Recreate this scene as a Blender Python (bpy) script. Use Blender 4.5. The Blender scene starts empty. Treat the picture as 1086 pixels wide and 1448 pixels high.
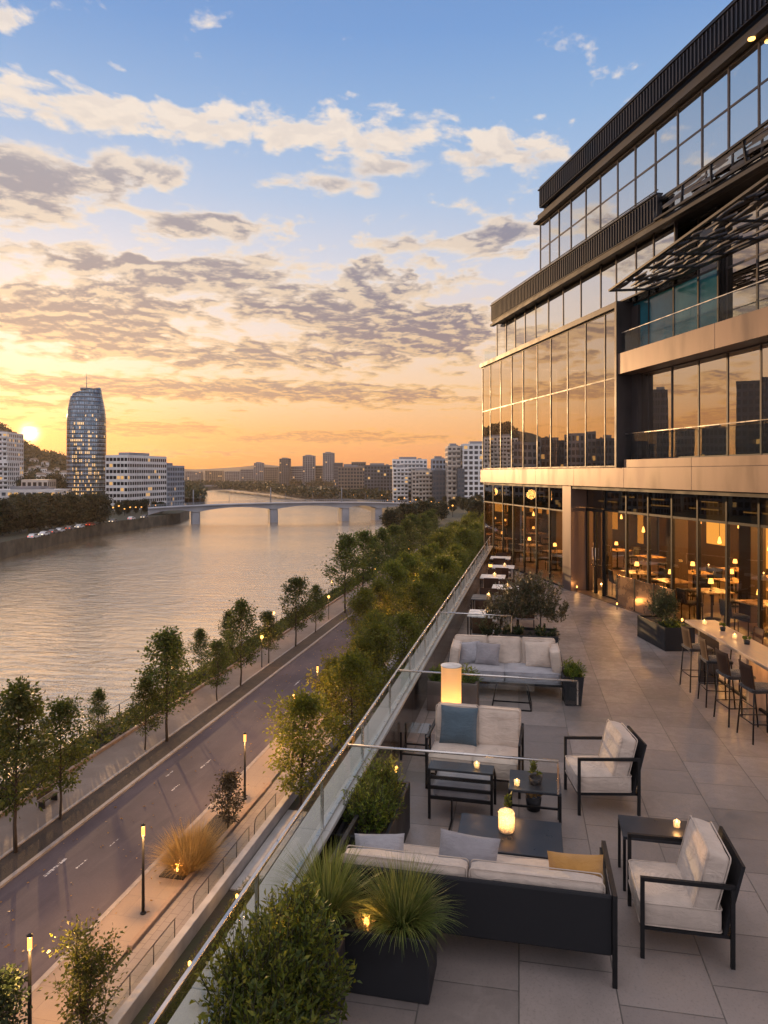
WORLD_K, SUN_K, EXPO, NISH_K, LANT, REST, LAMP_W, HIGH_K, HAZE = .92, 4.0, 0.0, .015, 110, 400, 1000, 1.55, .00008
import bpy, math, random
import numpy as np
from mathutils import Vector, Matrix, Euler, noise
R = math.radians
rnd = random.Random(7)
sc = bpy.context.scene
COL = sc.collection
# ---------------------------------------------------------------- camera
H, F, YAW, HOR = 3.8, 1000.0, R(12.0), 669.0
cd = bpy.data.cameras.new('camera')
cd.sensor_fit = 'VERTICAL'; cd.sensor_height = 36; cd.sensor_width = 27
cd.lens = F/1448*36; cd.shift_y = -(724-HOR)/1448
cd.clip_start = .1; cd.clip_end = 20000
cam = bpy.data.objects.new('camera', cd); COL.objects.link(cam)
cam.location = (0, 0, H); cam.rotation_euler = (R(90), 0, YAW)
sc.camera = cam
CS, SN = math.cos(YAW), math.sin(YAW)
def P(px, py, D):
    """world point seen at a photo pixel, D metres in front of the camera"""
    xr = (px-543)/F*D
    return Vector((xr*CS-D*SN, xr*SN+D*CS, H-(py-HOR)/F*D))
def G(px, py, z):
    """world point at height z seen at a photo pixel"""
    return P(px, py, F*(H-z)/(py-HOR))
# ---------------------------------------------------------------- objects
def tag(o, label=None, cat=None, group=None, kind=None):
    if label: o['label'] = label
    if cat: o['category'] = cat
    if group: o['group'] = group
    if kind: o['kind'] = kind
    return o
def thing(name, label, cat, loc=(0, 0, 0), rz=0, group=None):
    o = bpy.data.objects.new(name, None); COL.objects.link(o)
    o.empty_display_size = .2
    o.location = loc; o.rotation_euler = (0, 0, rz)
    return tag(o, label, cat, group)
KIDS = {}
def link(o, parent=None):
    COL.objects.link(o)
    if parent:
        o.parent = parent; KIDS.setdefault(parent.name, []).append(o)
    return o
def copy_tree(o, parent=None):
    c = o.copy(); link(c, parent)
    for ch in KIDS.get(o.name, []): copy_tree(ch, c)
    return c
def dup(root, loc, rz=None, label=None, group=None, s=None):
    c = copy_tree(root); c.location = loc
    if rz is not None: c.rotation_euler = (0, 0, rz)
    if label: c['label'] = label
    if group: c['group'] = group
    if s: c.scale = (s, s, s) if not isinstance(s, tuple) else s
    return c
class MB:
    def __init__(s): s.v = []; s.f = []; s.sm = []; s.mi = []; s.m = 0
    def add(s, vs, fs, smooth=False):
        b = len(s.v); s.v += [tuple(x) for x in vs]
        for f in fs: s.f.append(tuple(i+b for i in f)); s.sm.append(smooth); s.mi.append(s.m)
        return s
    def box(s, x0, x1, y0, y1, z0, z1, M=None, c=0.0):
        if c <= 0:
            vs = [(x, y, z) for z in (z0, z1) for x, y in ((x0, y0), (x1, y0), (x1, y1), (x0, y1))]
            fs = [(3, 2, 1, 0), (4, 5, 6, 7), (0, 1, 5, 4), (1, 2, 6, 5), (2, 3, 7, 6), (3, 0, 4, 7)]
        else:
            vs = []; 
            def ring(z, i):
                a, b, e, f = x0+i, x1-i, y0+i, y1-i; k = c
                return [(a+k, e, z), (b-k, e, z), (b, e+k, z), (b, f-k, z), (b-k, f, z), (a+k, f, z), (a, f-k, z), (a, e+k, z)]
            vs = ring(z0, c*.7)+ring(z0+c, 0)+ring(z1-c, 0)+ring(z1, c*.7)
            fs = [tuple(range(7, -1, -1)), tuple(range(24, 32))]
            for r in range(3):
                for j in range(8):
                    fs.append((r*8+j, r*8+(j+1) % 8, r*8+8+(j+1) % 8, r*8+8+j))
        if M is not None: vs = [M @ Vector(q) for q in vs]
        return s.add(vs, fs)
    def bar(s, p, q, w, h=None, up=(0, 0, 1)):
        """square bar from p to q"""
        p, q = Vector(p), Vector(q); h = h or w
        d = (q-p); L = d.length; d.normalize()
        u = Vector(up)
        if abs(d.dot(u)) > .95: u = Vector((0, 1, 0))
        x = d.cross(u).normalized(); y = x.cross(d).normalized()
        M = Matrix((x, y, d)).transposed().to_4x4(); M.translation = p
        return s.box(-w/2, w/2, -h/2, h/2, 0, L, M)
    def tube(s, pts, rad, n=8, cap=True):
        pts = [Vector(p) for p in pts]
        if not hasattr(rad, '__len__'): rad = [rad]*len(pts)
        vs, fs = [], []
        t = (pts[1]-pts[0]).normalized()
        u = t.orthogonal().normalized()
        for i, p in enumerate(pts):
            a, b = pts[max(i-1, 0)], pts[min(i+1, len(pts)-1)]
            t = (b-a).normalized()
            u = (u-t*u.dot(t)).normalized(); w = t.cross(u)
            for j in range(n):
                an = 2*math.pi*j/n
                vs.append(p+(u*math.cos(an)+w*math.sin(an))*rad[i])
        for i in range(len(pts)-1):
            for j in range(n):
                fs.append((i*n+j, i*n+(j+1) % n, (i+1)*n+(j+1) % n, (i+1)*n+j))
        if cap:
            fs.append(tuple(range(n-1, -1, -1))); fs.append(tuple(range((len(pts)-1)*n, len(pts)*n)))
        return s.add(vs, fs, n > 4)
    def lathe(s, prof, c=(0, 0, 0), n=20):
        vs, fs = [], []
        for r, z in prof:
            for j in range(n):
                a = 2*math.pi*j/n; vs.append((c[0]+r*math.cos(a), c[1]+r*math.sin(a), c[2]+z))
        for i in range(len(prof)-1):
            for j in range(n):
                fs.append((i*n+j, i*n+(j+1) % n, (i+1)*n+(j+1) % n, (i+1)*n+j))
        fs.append(tuple(range(n-1, -1, -1))); fs.append(tuple(range((len(prof)-1)*n, len(prof)*n)))
        return s.add(vs, fs, True)
    def prism(s, pts, z0, z1):
        n = len(pts)
        ar = sum(pts[i][0]*pts[(i+1) % n][1]-pts[(i+1) % n][0]*pts[i][1] for i in range(n))
        if ar < 0: pts = pts[::-1]
        vs = [(p[0], p[1], z0) for p in pts]+[(p[0], p[1], z1) for p in pts]
        fs = [tuple(range(n-1, -1, -1)), tuple(range(n, 2*n))]+[(i, (i+1) % n, n+(i+1) % n, n+i) for i in range(n)]
        return s.add(vs, fs)
    def sheet(s, pts, z):
        n = len(pts)
        ar = sum(pts[i][0]*pts[(i+1) % n][1]-pts[(i+1) % n][0]*pts[i][1] for i in range(n))
        if ar < 0: pts = pts[::-1]
        return s.add([(p[0], p[1], z) for p in pts], [tuple(range(n))])
    def cushion(s, c, sz, puff=.03, r=.045, n=9, M=None, seed=0, wr=.006):
        """soft rounded block: centre c, full size sz"""
        hx, hy, hz = sz[0]/2, sz[1]/2, sz[2]/2
        r = min(r, hx*.9, hy*.9, hz*.9)
        idx = {}; vs = []; fs = []
        def vid(i, j, k):
            key = (i, j, k)
            if key not in idx:
                def w(a): a = 2*a/n-1; return math.copysign(abs(a)**.75, a)
                p = Vector((w(i)*hx, w(j)*hy, w(k)*hz))
                q = Vector((max(-hx+r, min(hx-r, p.x)), max(-hy+r, min(hy-r, p.y)), max(-hz+r, min(hz-r, p.z))))
                d = p-q
                if d.length > 1e-6: p = q+d.normalized()*min(d.length, r)
                u, v, t = p.x/hx, p.y/hy, p.z/hz
                p.z += t*puff*(1-u*u)*(1-v*v)
                p.y += v*puff*.6*(1-u*u)*(1-t*t)
                p.x += u*puff*.6*(1-v*v)*(1-t*t)
                nz = noise.noise_vector(p*7+Vector((seed*3.1, seed*1.7, 0)))
                p += nz*wr
                p += Vector(c)
                if M is not None: p = M @ p
                idx[key] = len(vs); vs.append(p)
            return idx[key]
        for a in range(n):
            for b in range(n):
                fs.append((vid(a, b, 0), vid(a, b+1, 0), vid(a+1, b+1, 0), vid(a+1, b, 0)))
                fs.append((vid(a, b, n), vid(a+1, b, n), vid(a+1, b+1, n), vid(a, b+1, n)))
                fs.append((vid(a, 0, b), vid(a+1, 0, b), vid(a+1, 0, b+1), vid(a, 0, b+1)))
                fs.append((vid(a, n, b), vid(a, n, b+1), vid(a+1, n, b+1), vid(a+1, n, b)))
                fs.append((vid(0, a, b), vid(0, a, b+1), vid(0, a+1, b+1), vid(0, a+1, b)))
                fs.append((vid(n, a, b), vid(n, a+1, b), vid(n, a+1, b+1), vid(n, a, b+1)))
        return s.add(vs, fs, True)
    def piping(s, c, sz, ax='z', r=.0055, rc=.03, M=None):
        """two welt seams round a boxed cushion whose flat axis is ax"""
        k = 'xyz'.index(ax); i, j = [q for q in range(3) if q != k]
        hi, hj, hk = sz[i]/2, sz[j]/2, sz[k]/2
        for sg in (-1, 1):
            pts = []
            for q in range(4):
                sx, sy = ((1, 1), (-1, 1), (-1, -1), (1, -1))[q]
                for a in range(5):
                    an = math.pi/2*(q+a/4)
                    p = [0, 0, 0]; p[i] = sx*(hi-rc)+rc*math.cos(an); p[j] = sy*(hj-rc)+rc*math.sin(an); p[k] = sg*(hk-.010)
                    p = Vector(p)*1.0
                    p = p+Vector(c); pts.append(M @ p if M is not None else p)
            pts.append(pts[0]); s.tube(pts, r, 6, False)
        return s
    def pillow(s, w, h, t, M=None, n=16, seed=0):
        """throw pillow standing in the XZ plane, centred"""
        vs, fs = [], []
        for side in (1, -1):
            for i in range(n+1):
                for j in range(n+1):
                    u, v = 2*i/n-1, 2*j/n-1
                    e = max(0, (1-abs(u)**2.6)*(1-abs(v)**2.6))**.55
                    x = u*w/2*(1-.06*(1-v*v)); z = v*h/2*(1-.06*(1-u*u))
                    y = side*t/2*e
                    y += .012*noise.noise(Vector((x*9+seed, z*9, side*2.0)))*e
                    p = Vector((x, y, z)); vs.append(M @ p if M is not None else p)
            b = 0 if side == 1 else (n+1)**2
            for i in range(n):
                for j in range(n):
                    q = (b+i*(n+1)+j, b+(i+1)*(n+1)+j, b+(i+1)*(n+1)+j+1, b+i*(n+1)+j+1)
                    fs.append(q[::-1] if side == 1 else q)
        return s.add(vs, fs, True)
    def build(s, name, mat, parent=None, loc=None, rz=None):
        me = bpy.data.meshes.new(name)
        me.from_pydata(s.v, [], s.f)
        mats = mat if isinstance(mat, (list, tuple)) else [mat]
        for m in mats: me.materials.append(m)
        me.polygons.foreach_set('use_smooth', s.sm)
        if len(mats) > 1: me.polygons.foreach_set('material_index', s.mi)
        me.update()
        o = bpy.data.objects.new(name, me); link(o, parent)
        if loc is not None: o.location = loc
        if rz is not None: o.rotation_euler = (0, 0, rz)
        return o
def struct(o): return tag(o, kind='structure')
def Tm(loc=(0, 0, 0), rx=0, ry=0, rz=0):
    M = Euler((rx, ry, rz)).to_matrix().to_4x4(); M.translation = loc
    return M
# ---------------------------------------------------------------- materials
def srgb(r, g, b):
    f = lambda c: (c/255/12.92 if c/255 <= .04045 else ((c/255+.055)/1.055)**2.4)
    return (f(r), f(g), f(b), 1)
class NT:
    def __init__(s, t): s.t = t; t.nodes.clear()
    def n(s, typ, ins=None, **kw):
        nd = s.t.nodes.new(typ)
        for k, v in kw.items(): setattr(nd, k, v)
        for k, v in (ins or {}).items():
            if isinstance(v, bpy.types.NodeSocket): s.t.links.new(v, nd.inputs[k])
            else: nd.inputs[k].default_value = v
        return nd
    def m(s, op, a, b=0.0, c=0.0, clamp=False):
        return s.n('ShaderNodeMath', {0: a, 1: b, 2: c}, operation=op, use_clamp=clamp).outputs[0]
    def vm(s, op, a, b=(0, 0, 0)):
        nd = s.n('ShaderNodeVectorMath', {0: a, 1: b}, operation=op)
        return nd.outputs['Value'] if op in ('DOT_PRODUCT', 'LENGTH', 'DISTANCE') else nd.outputs[0]
    def noise(s, vec, scale, detail=4, rough=.55, dist=0.0):
        ins = {'Scale': scale, 'Detail': detail, 'Roughness': rough, 'Distortion': dist}
        if vec is not None: ins['Vector'] = vec
        return s.n('ShaderNodeTexNoise', ins).outputs[0]
    def mix(s, f, a, b, blend='MIX'):
        nd = s.n('ShaderNodeMix', {0: f, 6: a, 7: b}, data_type='RGBA', blend_type=blend)
        return nd.outputs[2]
    def ramp(s, f, stops, interp='LINEAR'):
        nd = s.n('ShaderNodeValToRGB', {0: f}); cr = nd.color_ramp; cr.interpolation = interp
        while len(cr.elements) < len(stops): cr.elements.new(.5)
        for e, (p, c) in zip(cr.elements, stops):
            e.position = p; e.color = c if hasattr(c, '__len__') else (c, c, c, 1)
        return nd.outputs[0]
    def mr(s, v, a, b, c=0.0, d=1.0, smooth=True):
        return s.n('ShaderNodeMapRange', {0: v, 1: a, 2: b, 3: c, 4: d}, interpolation_type='SMOOTHSTEP' if smooth else 'LINEAR').outputs[0]
    def co(s, name='Object'): return s.n('ShaderNodeTexCoord').outputs[name]
    def mp(s, vec, scale=(1, 1, 1), rot=(0, 0, 0), loc=(0, 0, 0)):
        return s.n('ShaderNodeMapping', {'Vector': vec, 'Scale': scale, 'Rotation': rot, 'Location': loc}).outputs[0]
    def bump(s, h, strength=.3, dist=.01):
        return s.n('ShaderNodeBump', {'Height': h, 'Strength': strength, 'Distance': dist}).outputs[0]
    def out(s, sh): s.n('ShaderNodeOutputMaterial', {'Surface': sh})
    def pbsdf(s, **ins): return s.n('ShaderNodeBsdfPrincipled', {k.replace('_', ' '): v for k, v in ins.items()}).outputs[0]
def newmat(name):
    m = bpy.data.materials.new(name); m.use_nodes = True
    return m, NT(m.node_tree)
def sc4(c, k): return (min(1, c[0]*k), min(1, c[1]*k), min(1, c[2]*k), 1)
def pm(name, col, rough=.6, metal=0.0, var=.25, scale=6, bump=.15, bscale=60, bdist=.004, spec=.5, stretch=(1, 1, 1), sheen=0.0):
    m, t = newmat(name)
    c = t.mp(t.co(), stretch)
    n1 = t.noise(c, scale, 5); n2 = t.noise(c, bscale, 3)
    base = t.mix(t.mr(n1, .3, .7), sc4(col, 1-var), sc4(col, 1+var))
    base = t.mix(t.m('MULTIPLY', n2, .3), base, sc4(col, .75))
    ro = t.mr(n1, .25, .75, max(0, rough-.1), min(1, rough+.1))
    ins = dict(Base_Color=base, Roughness=ro, Metallic=metal, Normal=t.bump(n2, bump, bdist), Specular_IOR_Level=spec)
    if sheen: ins['Sheen_Weight'] = sheen
    t.out(t.pbsdf(**ins))
    return m
def emit_clear(name, col, strength):
    """lamp glass: glows and lets the lamp inside shine out"""
    m, t = newmat(name)
    e = t.n('ShaderNodeEmission', {'Color': col, 'Strength': strength}).outputs[0]
    tr = t.n('ShaderNodeBsdfTransparent').outputs[0]
    t.out(t.n('ShaderNodeAddShader', {0: e, 1: tr}).outputs[0]); return m
def emit(name, col, strength):
    m, t = newmat(name)
    t.out(t.n('ShaderNodeEmission', {'Color': col, 'Strength': strength}).outputs[0]); return m
def glassmat(name, tint, refl, fres=1.45, rough=.0, wob=0.0, gcol=(1, 1, 1, 1)):
    """thin pane: transparent tinted light plus mirror reflection growing at grazing angles"""
    m, t = newmat(name)
    fr = t.n('ShaderNodeFresnel', {'IOR': fres}).outputs[0]
    fac = t.m('ADD', t.m('MULTIPLY', fr, 1-refl), refl, clamp=True)
    fac = t.m('MULTIPLY', fac, t.m('SUBTRACT', 1.0, t.n('ShaderNodeNewGeometry').outputs['Backfacing']))
    g = {'Color': (1, 1, 1, 1), 'Roughness': rough}
    if wob:
        h = t.noise(t.co(), .9, 2)
        g['Normal'] = t.bump(h, wob, .02)
    tr = t.n('ShaderNodeBsdfTransparent', {'Color': tuple(math.sqrt(c_) for c_ in tint)}).outputs[0]
    g['Color'] = gcol
    gl = t.n('ShaderNodeBsdfGlossy', g).outputs[0]
    t.out(t.n('ShaderNodeMixShader', {0: fac, 1: tr, 2: gl}).outputs[0])
    return m
def leafmat(name, cols, trans=.35, rough=.5):
    m, t = newmat(name)
    a = t.n('ShaderNodeAttribute', attribute_name='rnd').outputs['Fac']
    base = t.ramp(a, [(i/(len(cols)-1), c) for i, c in enumerate(cols)])
    n1 = t.noise(t.co(), 1.1, 2)
    base = t.mix(t.mr(n1, .35, .65), base, sc4(cols[-1], .9), 'MIX') if False else base
    oi = t.n('ShaderNodeObjectInfo').outputs['Random']
    hs = t.n('ShaderNodeHueSaturation', {'Hue': t.mr(oi, 0, 1, .485, .51, False), 'Saturation': 1.0, 'Value': t.mr(t.m('ADD', n1, t.m('MULTIPLY', oi, .3)), .4, .9, .65, 1.35), 'Color': base}).outputs[0]
    p = t.pbsdf(Base_Color=hs, Roughness=rough, Specular_IOR_Level=.4)
    tl = t.n('ShaderNodeBsdfTranslucent', {'Color': t.mix(.5, hs, sc4(cols[-1], 1.6))}).outputs[0]
    t.out(t.n('ShaderNodeMixShader', {0: trans, 1: p, 2: tl}).outputs[0])
    return m
# ---------------------------------------------------------------- foliage builders
def leaf_obj(name, pts, dirs, L, W, mat, parent=None, seed=0, fold=.25, Ls=None):
    rg = np.random.default_rng(seed)
    pts = np.asarray(pts, float); N = len(pts)
    a = np.asarray(dirs, float); a = a/np.maximum(1e-6, np.linalg.norm(a, axis=1))[:, None]
    q = rg.normal(size=(N, 3)); b = np.cross(a, q); b /= np.maximum(1e-6, np.linalg.norm(b, axis=1))[:, None]
    n = np.cross(a, b)
    s = (rg.uniform(.6, 1.25, N) if Ls is None else np.asarray(Ls))[:, None]
    Lv, Wv = L*s, W*s
    v = np.empty((N, 4, 3))
    v[:, 0] = pts; v[:, 2] = pts+a*Lv-n*Lv*.12
    mid = pts+a*Lv*.45
    v[:, 1] = mid+b*Wv*.5+n*Wv*fold; v[:, 3] = mid-b*Wv*.5+n*Wv*fold
    me = bpy.data.meshes.new(name)
    me.vertices.add(N*4); me.vertices.foreach_set('co', v.reshape(-1))
    me.loops.add(N*4); me.loops.foreach_set('vertex_index', np.arange(N*4, dtype=np.int32))
    me.polygons.add(N); me.polygons.foreach_set('loop_start', np.arange(0, N*4, 4, dtype=np.int32))
    me.update(calc_edges=True)
    at = me.attributes.new('rnd', 'FLOAT', 'POINT')
    at.data.foreach_set('value', np.repeat(rg.uniform(0, 1, N), 4).astype(np.float32))
    me.materials.append(mat)
    o = bpy.data.objects.new(name, me); link(o, parent)
    return o
def tree(name, label, cat, loc, seed, h, r, cb, nl, nt, nc, leaf, mat, bark, group=None, prof='ovoid', up=.8, sig=.22, tr=.012, lw=.6, stems=1):
    root = thing(name, label, cat, loc, 0, group)
    rg = random.Random(seed); nr = np.random.default_rng(seed)
    mb = MB(); pts = []; dirs = []
    for st in range(stems):
        lean = Vector((rg.uniform(-1, 1), rg.uniform(-1, 1), 0))*(.03 if stems == 1 else .28)
        hh = h*(1 if st == 0 else rg.uniform(.7, .95))
        tp = [Vector((0, 0, 0))]
        for i in range(1, 7):
            f = i/6; tp.append(Vector((0, 0, hh*f))+lean*hh*f+Vector((rg.uniform(-1, 1), rg.uniform(-1, 1), 0))*.012*hh)
        rad = [h*tr*(1.25-f*1.15)+.006 for f in [i/6 for i in range(7)]]
        mb.tube(tp, rad, 8)
        def at(f):
            f = max(0, min(.999, f))*6; i = int(f); return tp[i].lerp(tp[i+1], f-i)
        for i in range(nl//stems):
            t = (i+.5+rg.uniform(-.3, .3))/(nl/stems); t = max(.01, min(.99, t)); zz = cb+(1-cb)*t
            if prof == 'cone': w = (1-t)**.75*(.35+.65*min(1, t/.18))+.07
            elif prof == 'round': w = math.sqrt(max(.02, 1-(2*t-1)**2))
            else: w = math.sin(math.pi*min(1, (t*.93+.07)))**.7*(1-.25*t)
            ln = r*w*rg.uniform(.7, 1.15); az = i*2.39996+rg.uniform(-.4, .4)
            p0 = at(zz-.04 if zz > .1 else zz); upk = up*rg.uniform(.6, 1.3)*(1+.8*t)
            d = Vector((math.cos(az), math.sin(az), upk)).normalized()
            lp = [p0]; cur = p0
            for k in range(3):
                d = (d+Vector((rg.uniform(-.25, .25), rg.uniform(-.25, .25), rg.uniform(-.25, .15)))).normalized()
                cur = cur+d*ln/3; lp.append(cur)
            r0 = h*tr*.42*(1.1-t*.7)
            mb.tube(lp, [r0, r0*.7, r0*.45, r0*.2], 5)
            for k in range(nt):
                f = .35+.65*(k+rg.random())/nt; j = min(2, int(f*3)); q = lp[j].lerp(lp[j+1], f*3-j)
                td = (d+Vector((rg.uniform(-1, 1), rg.uniform(-1, 1), rg.uniform(-.5, .8)))).normalized()
                e = q+td*ln*rg.uniform(.15, .4)
                mb.tube([q, q.lerp(e, .5)+Vector((0, 0, .02)), e], [r0*.3, r0*.2, r0*.08], 4, False)
                m = max(3, int(nc*rg.uniform(.5, 1.4)))
                sg = sig*rg.uniform(.7, 1.3)
                off = nr.normal(size=(m, 3))*sg*np.array([1, 1, .75])
                ff = nr.uniform(.3, 1.05, m)[:, None]
                pts.append(np.array(q)*(1-ff)+np.array(e)*ff+off)
                dirs.append(off*1.5+np.array(td)*.4*sg+nr.normal(size=(m, 3))*.5*sg-np.array([0, 0, .35*sg]))
    mb.build('trunk', bark, root)
    leaf_obj('crown', np.concatenate(pts), np.concatenate(dirs), leaf, leaf*lw, mat, root, seed)
    return root
def grass_obj(name, mat, seed, n, length, base, width, spread=1.0, parent=None, up=1.0, sy=1.0):
    rg = np.random.default_rng(seed)
    S = 5
    az = rg.uniform(0, 2*np.pi, n); rr = np.sqrt(rg.uniform(0, 1, n))*base
    out = np.stack([np.cos(az), np.sin(az), np.zeros(n)], 1)
    p = np.stack([np.cos(az)*rr, np.sin(az)*rr*sy, np.zeros(n)], 1)
    tilt = (rg.uniform(.05, 1, n)**1.0*spread)[:, None]
    d = out*tilt+np.array([0, 0, 1])*up+rg.normal(size=(n, 3))*.12
    d /= np.linalg.norm(d, axis=1)[:, None]
    L = (length*rg.uniform(.55, 1.15, n))[:, None]
    side = np.cross(d, np.array([0, 0, 1.0])+rg.normal(size=(n, 3))*.2); side /= np.maximum(1e-6, np.linalg.norm(side, axis=1))[:, None]
    V = np.empty((n, S+1, 2, 3)); cur = p.copy()
    g = rg.uniform(.5, 1.3, n)[:, None]
    for k in range(S+1):
        w = width*(1-k/S)**.7*.5+.0004
        V[:, k, 0] = cur-side*w; V[:, k, 1] = cur+side*w
        cur = cur+d*L/S
        d = d+np.array([0, 0, -1.0])*g*tilt*.36*(k+1)/S+out*.03; d /= np.linalg.norm(d, axis=1)[:, None]
    me = bpy.data.meshes.new(name); nv = n*(S+1)*2
    me.vertices.add(nv); me.vertices.foreach_set('co', V.reshape(-1))
    b = (np.arange(n)*(S+1)*2)[:, None, None]+(np.arange(S)*2)[None, :, None]+np.array([0, 1, 3, 2])[None, None, :]
    me.loops.add(n*S*4); me.loops.foreach_set('vertex_index', b.reshape(-1).astype(np.int32))
    me.polygons.add(n*S); me.polygons.foreach_set('loop_start', np.arange(0, n*S*4, 4, dtype=np.int32))
    me.update(calc_edges=True)
    at = me.attributes.new('rnd', 'FLOAT', 'POINT')
    at.data.foreach_set('value', np.repeat(rg.uniform(0, 1, n), (S+1)*2).astype(np.float32))
    me.materials.append(mat)
    o = bpy.data.objects.new(name, me); link(o, parent)
    return o
def bush_leaves(name, mat, seed, n, blobs, L, W, parent=None, twig=None, upb=.5):
    """leafy shoots inside ellipsoid blobs (cx,cy,cz,rx,ry,rz): stems with leaves along them"""
    rg = np.random.default_rng(seed); pts = []; dirs = []; mb = MB()
    tot = sum(b[3]*b[4]*b[5] for b in blobs)
    for (cx, cy, cz, rx, ry, rz) in blobs:
        shoots = max(6, int(n*(rx*ry*rz)/tot/14))
        for _ in range(shoots):
            u = rg.normal(size=3); u /= np.linalg.norm(u); u[2] = abs(u[2])*1.0-.25
            tip = np.array([cx, cy, cz])+u*np.array([rx, ry, rz])*rg.uniform(.55, 1.12)
            root = np.array([cx, cy, cz-rz*.9])+rg.normal(size=3)*np.array([rx, ry, 0])*.25
            a = root+(tip-root)*rg.uniform(.3, .55)
            md = (a+tip)/2+rg.normal(size=3)*.02
            mb.tube([a, md, tip], [.004, .003, .0015], 4, False)
            dv = tip-a; dv /= np.linalg.norm(dv)
            for k in range(14):
                f = (k+1)/14
                q = a+(tip-a)*f
                o = np.cross(dv, rg.normal(size=3)); o /= np.linalg.norm(o)
                pts.append(q); dirs.append(o*.9+dv*.7+np.array([0, 0, upb*.3]))
    ob = leaf_obj(name, pts, dirs, L, W, mat, parent, seed)
    if twig: mb.build('stem', twig, parent)
    return ob
# ---------------------------------------------------------------- world / sun
SUN_AZ = math.atan2(-501, 1000)         # left of the camera axis
SUN_EL = R(2.9)
saz = YAW-SUN_AZ                         # angle left of +Y
sdir = Vector((-math.sin(saz)*math.cos(SUN_EL), math.cos(saz)*math.cos(SUN_EL), math.sin(SUN_EL)))
w = bpy.data.worlds.new('World'); sc.world = w; w.use_nodes = True
t = NT(w.node_tree)
D0 = t.co('Generated')
D_ = t.vm('NORMALIZE', D0)
cx = t.vm('DOT_PRODUCT', D_, (CS, SN, 0)); cy = t.vm('DOT_PRODUCT', D_, (-SN, CS, 0))
z = t.vm('DOT_PRODUCT', D_, (0, 0, 1))
az = t.m('ARCTAN2', cx, cy); el = t.m('ARCSINE', z)
eld = t.m('MULTIPLY', el, 180/math.pi)
sundot = t.vm('DOT_PRODUCT', D_, tuple(sdir))
elc = t.mr(eld, 0, 60, 0, 1, False)
def st(y, c):  # photo row -> stop
    return (max(0, min(1, math.degrees(math.atan((669-y)/1040))/60)), srgb(*c))
warm = t.ramp(elc, [(0, srgb(222, 142, 92)), st(640, (236, 158, 104)), st(600, (246, 184, 126)), st(545, (250, 206, 164)), st(470, (240, 216, 204)), st(380, (214, 216, 230)), st(270, (176, 200, 232)), st(150, (148, 184, 228)), st(20, (122, 164, 220)), (.85, srgb(76, 112, 178)), (1, srgb(66, 100, 165))])
cool = t.ramp(elc, [(0, srgb(196, 158, 152)), (.08, srgb(214, 178, 172)), (.18, srgb(196, 184, 200)), (.35, srgb(146, 164, 204)), (.6, srgb(100, 136, 194)), (1, srgb(66, 100, 165))])
front = t.mr(sundot, -.25, .75)
sky = t.mix(front, cool, warm)
# brighter veil of light round the sun
g1 = t.m('POWER', t.m('MAXIMUM', sundot, 0), 9.0)
lowm = t.mr(eld, 2, 34, 1, 0)
sky = t.mix(t.m('MULTIPLY', t.m('MULTIPLY', g1, lowm), .85), sky, t.ramp(elc, [(0, srgb(250, 150, 50)), (.05, (1.0, .50, .18, 1)), (.1, (1.0, .78, .54, 1)), (.16, (1.0, .90, .80, 1)), (.4, srgb(240, 240, 250))]))
# clouds on a flat layer
zz = t.m('ADD', t.m('MAXIMUM', z, 0), .10)
u = t.m('DIVIDE', cx, zz); v = t.m('DIVIDE', cy, zz)
pv = t.n('ShaderNodeCombineXYZ', {0: u, 1: t.m('MULTIPLY', v, .9), 2: 3.7}).outputs[0]
wob = t.n('ShaderNodeTexNoise', {'Vector': pv, 'Scale': 1.3, 'Detail': 2}).outputs['Color']
pw = t.vm('ADD', pv, t.vm('MULTIPLY', t.vm('SUBTRACT', wob, (.5, .5, .5)), (.25, .2, 0)))
sh = (math.sin(SUN_AZ)*.045, math.cos(SUN_AZ)*.045, 0)
def fb(vec): return t.m('ADD', t.m('MULTIPLY', t.noise(vec, 4.8, 6, .56, .12), .54), t.m('MULTIPLY', t.noise(vec, 9.5, 5, .58, .05), .46))
hi_band = t.mr(eld, 21.5, 25.0)
def fb2(vec): return t.n('ShaderNodeMix', {0: hi_band, 2: fb(vec), 3: t.m('ADD', t.m('MULTIPLY', t.noise(vec, 6.5, 5, .55, .1), .4), t.m('MULTIPLY', t.noise(vec, 14.0, 4, .55, .0), .6))}).outputs[0]
na = fb2(pw); nb = fb2(t.vm('ADD', pw, sh))
big = t.noise(pv, 1.05, 3, .5)
BL = [(20, 135, 110, 26, .95), (150, 158, 110, 24, 1.0), (300, 176, 130, 24, 1.0), (450, 184, 110, 28, 1.0), (560, 200, 80, 30, .9), (690, 210, 85, 24, 1.0), (540, 235, 60, 14, .85), (170, 90, 30, 10, .6), (560, 235, 60, 14, .8), (8, 25, 34, 14, 1.0),
      (440, 258, 70, 12, .7), (780, 222, 40, 12, .7), (720, 328, 60, 14, .8),
      (60, 245, 140, 32, 1.05), (190, 245, 90, 24, 1.0), (40, 300, 110, 30, .9), (300, 322, 110, 22, 1.0), (160, 365, 150, 22, .9), (590, 352, 150, 20, .75),
      (300, 392, 160, 36, 1.1), (440, 425, 190, 40, 1.12), (530, 378, 90, 24, 1.05), (90, 455, 190, 34, 1.1), (560, 470, 170, 42, 1.15), (400, 500, 210, 24, .95), (170, 500, 150, 16, .95), (150, 415, 120, 18, .8),
      (240, 548, 330, 15, 1.1), (500, 560, 200, 14, .7), (60, 572, 150, 9, .7), (230, 606, 130, 10, 1.0), (480, 618, 190, 9, .8), (330, 640, 160, 6, .7)]
cov = None
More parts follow.
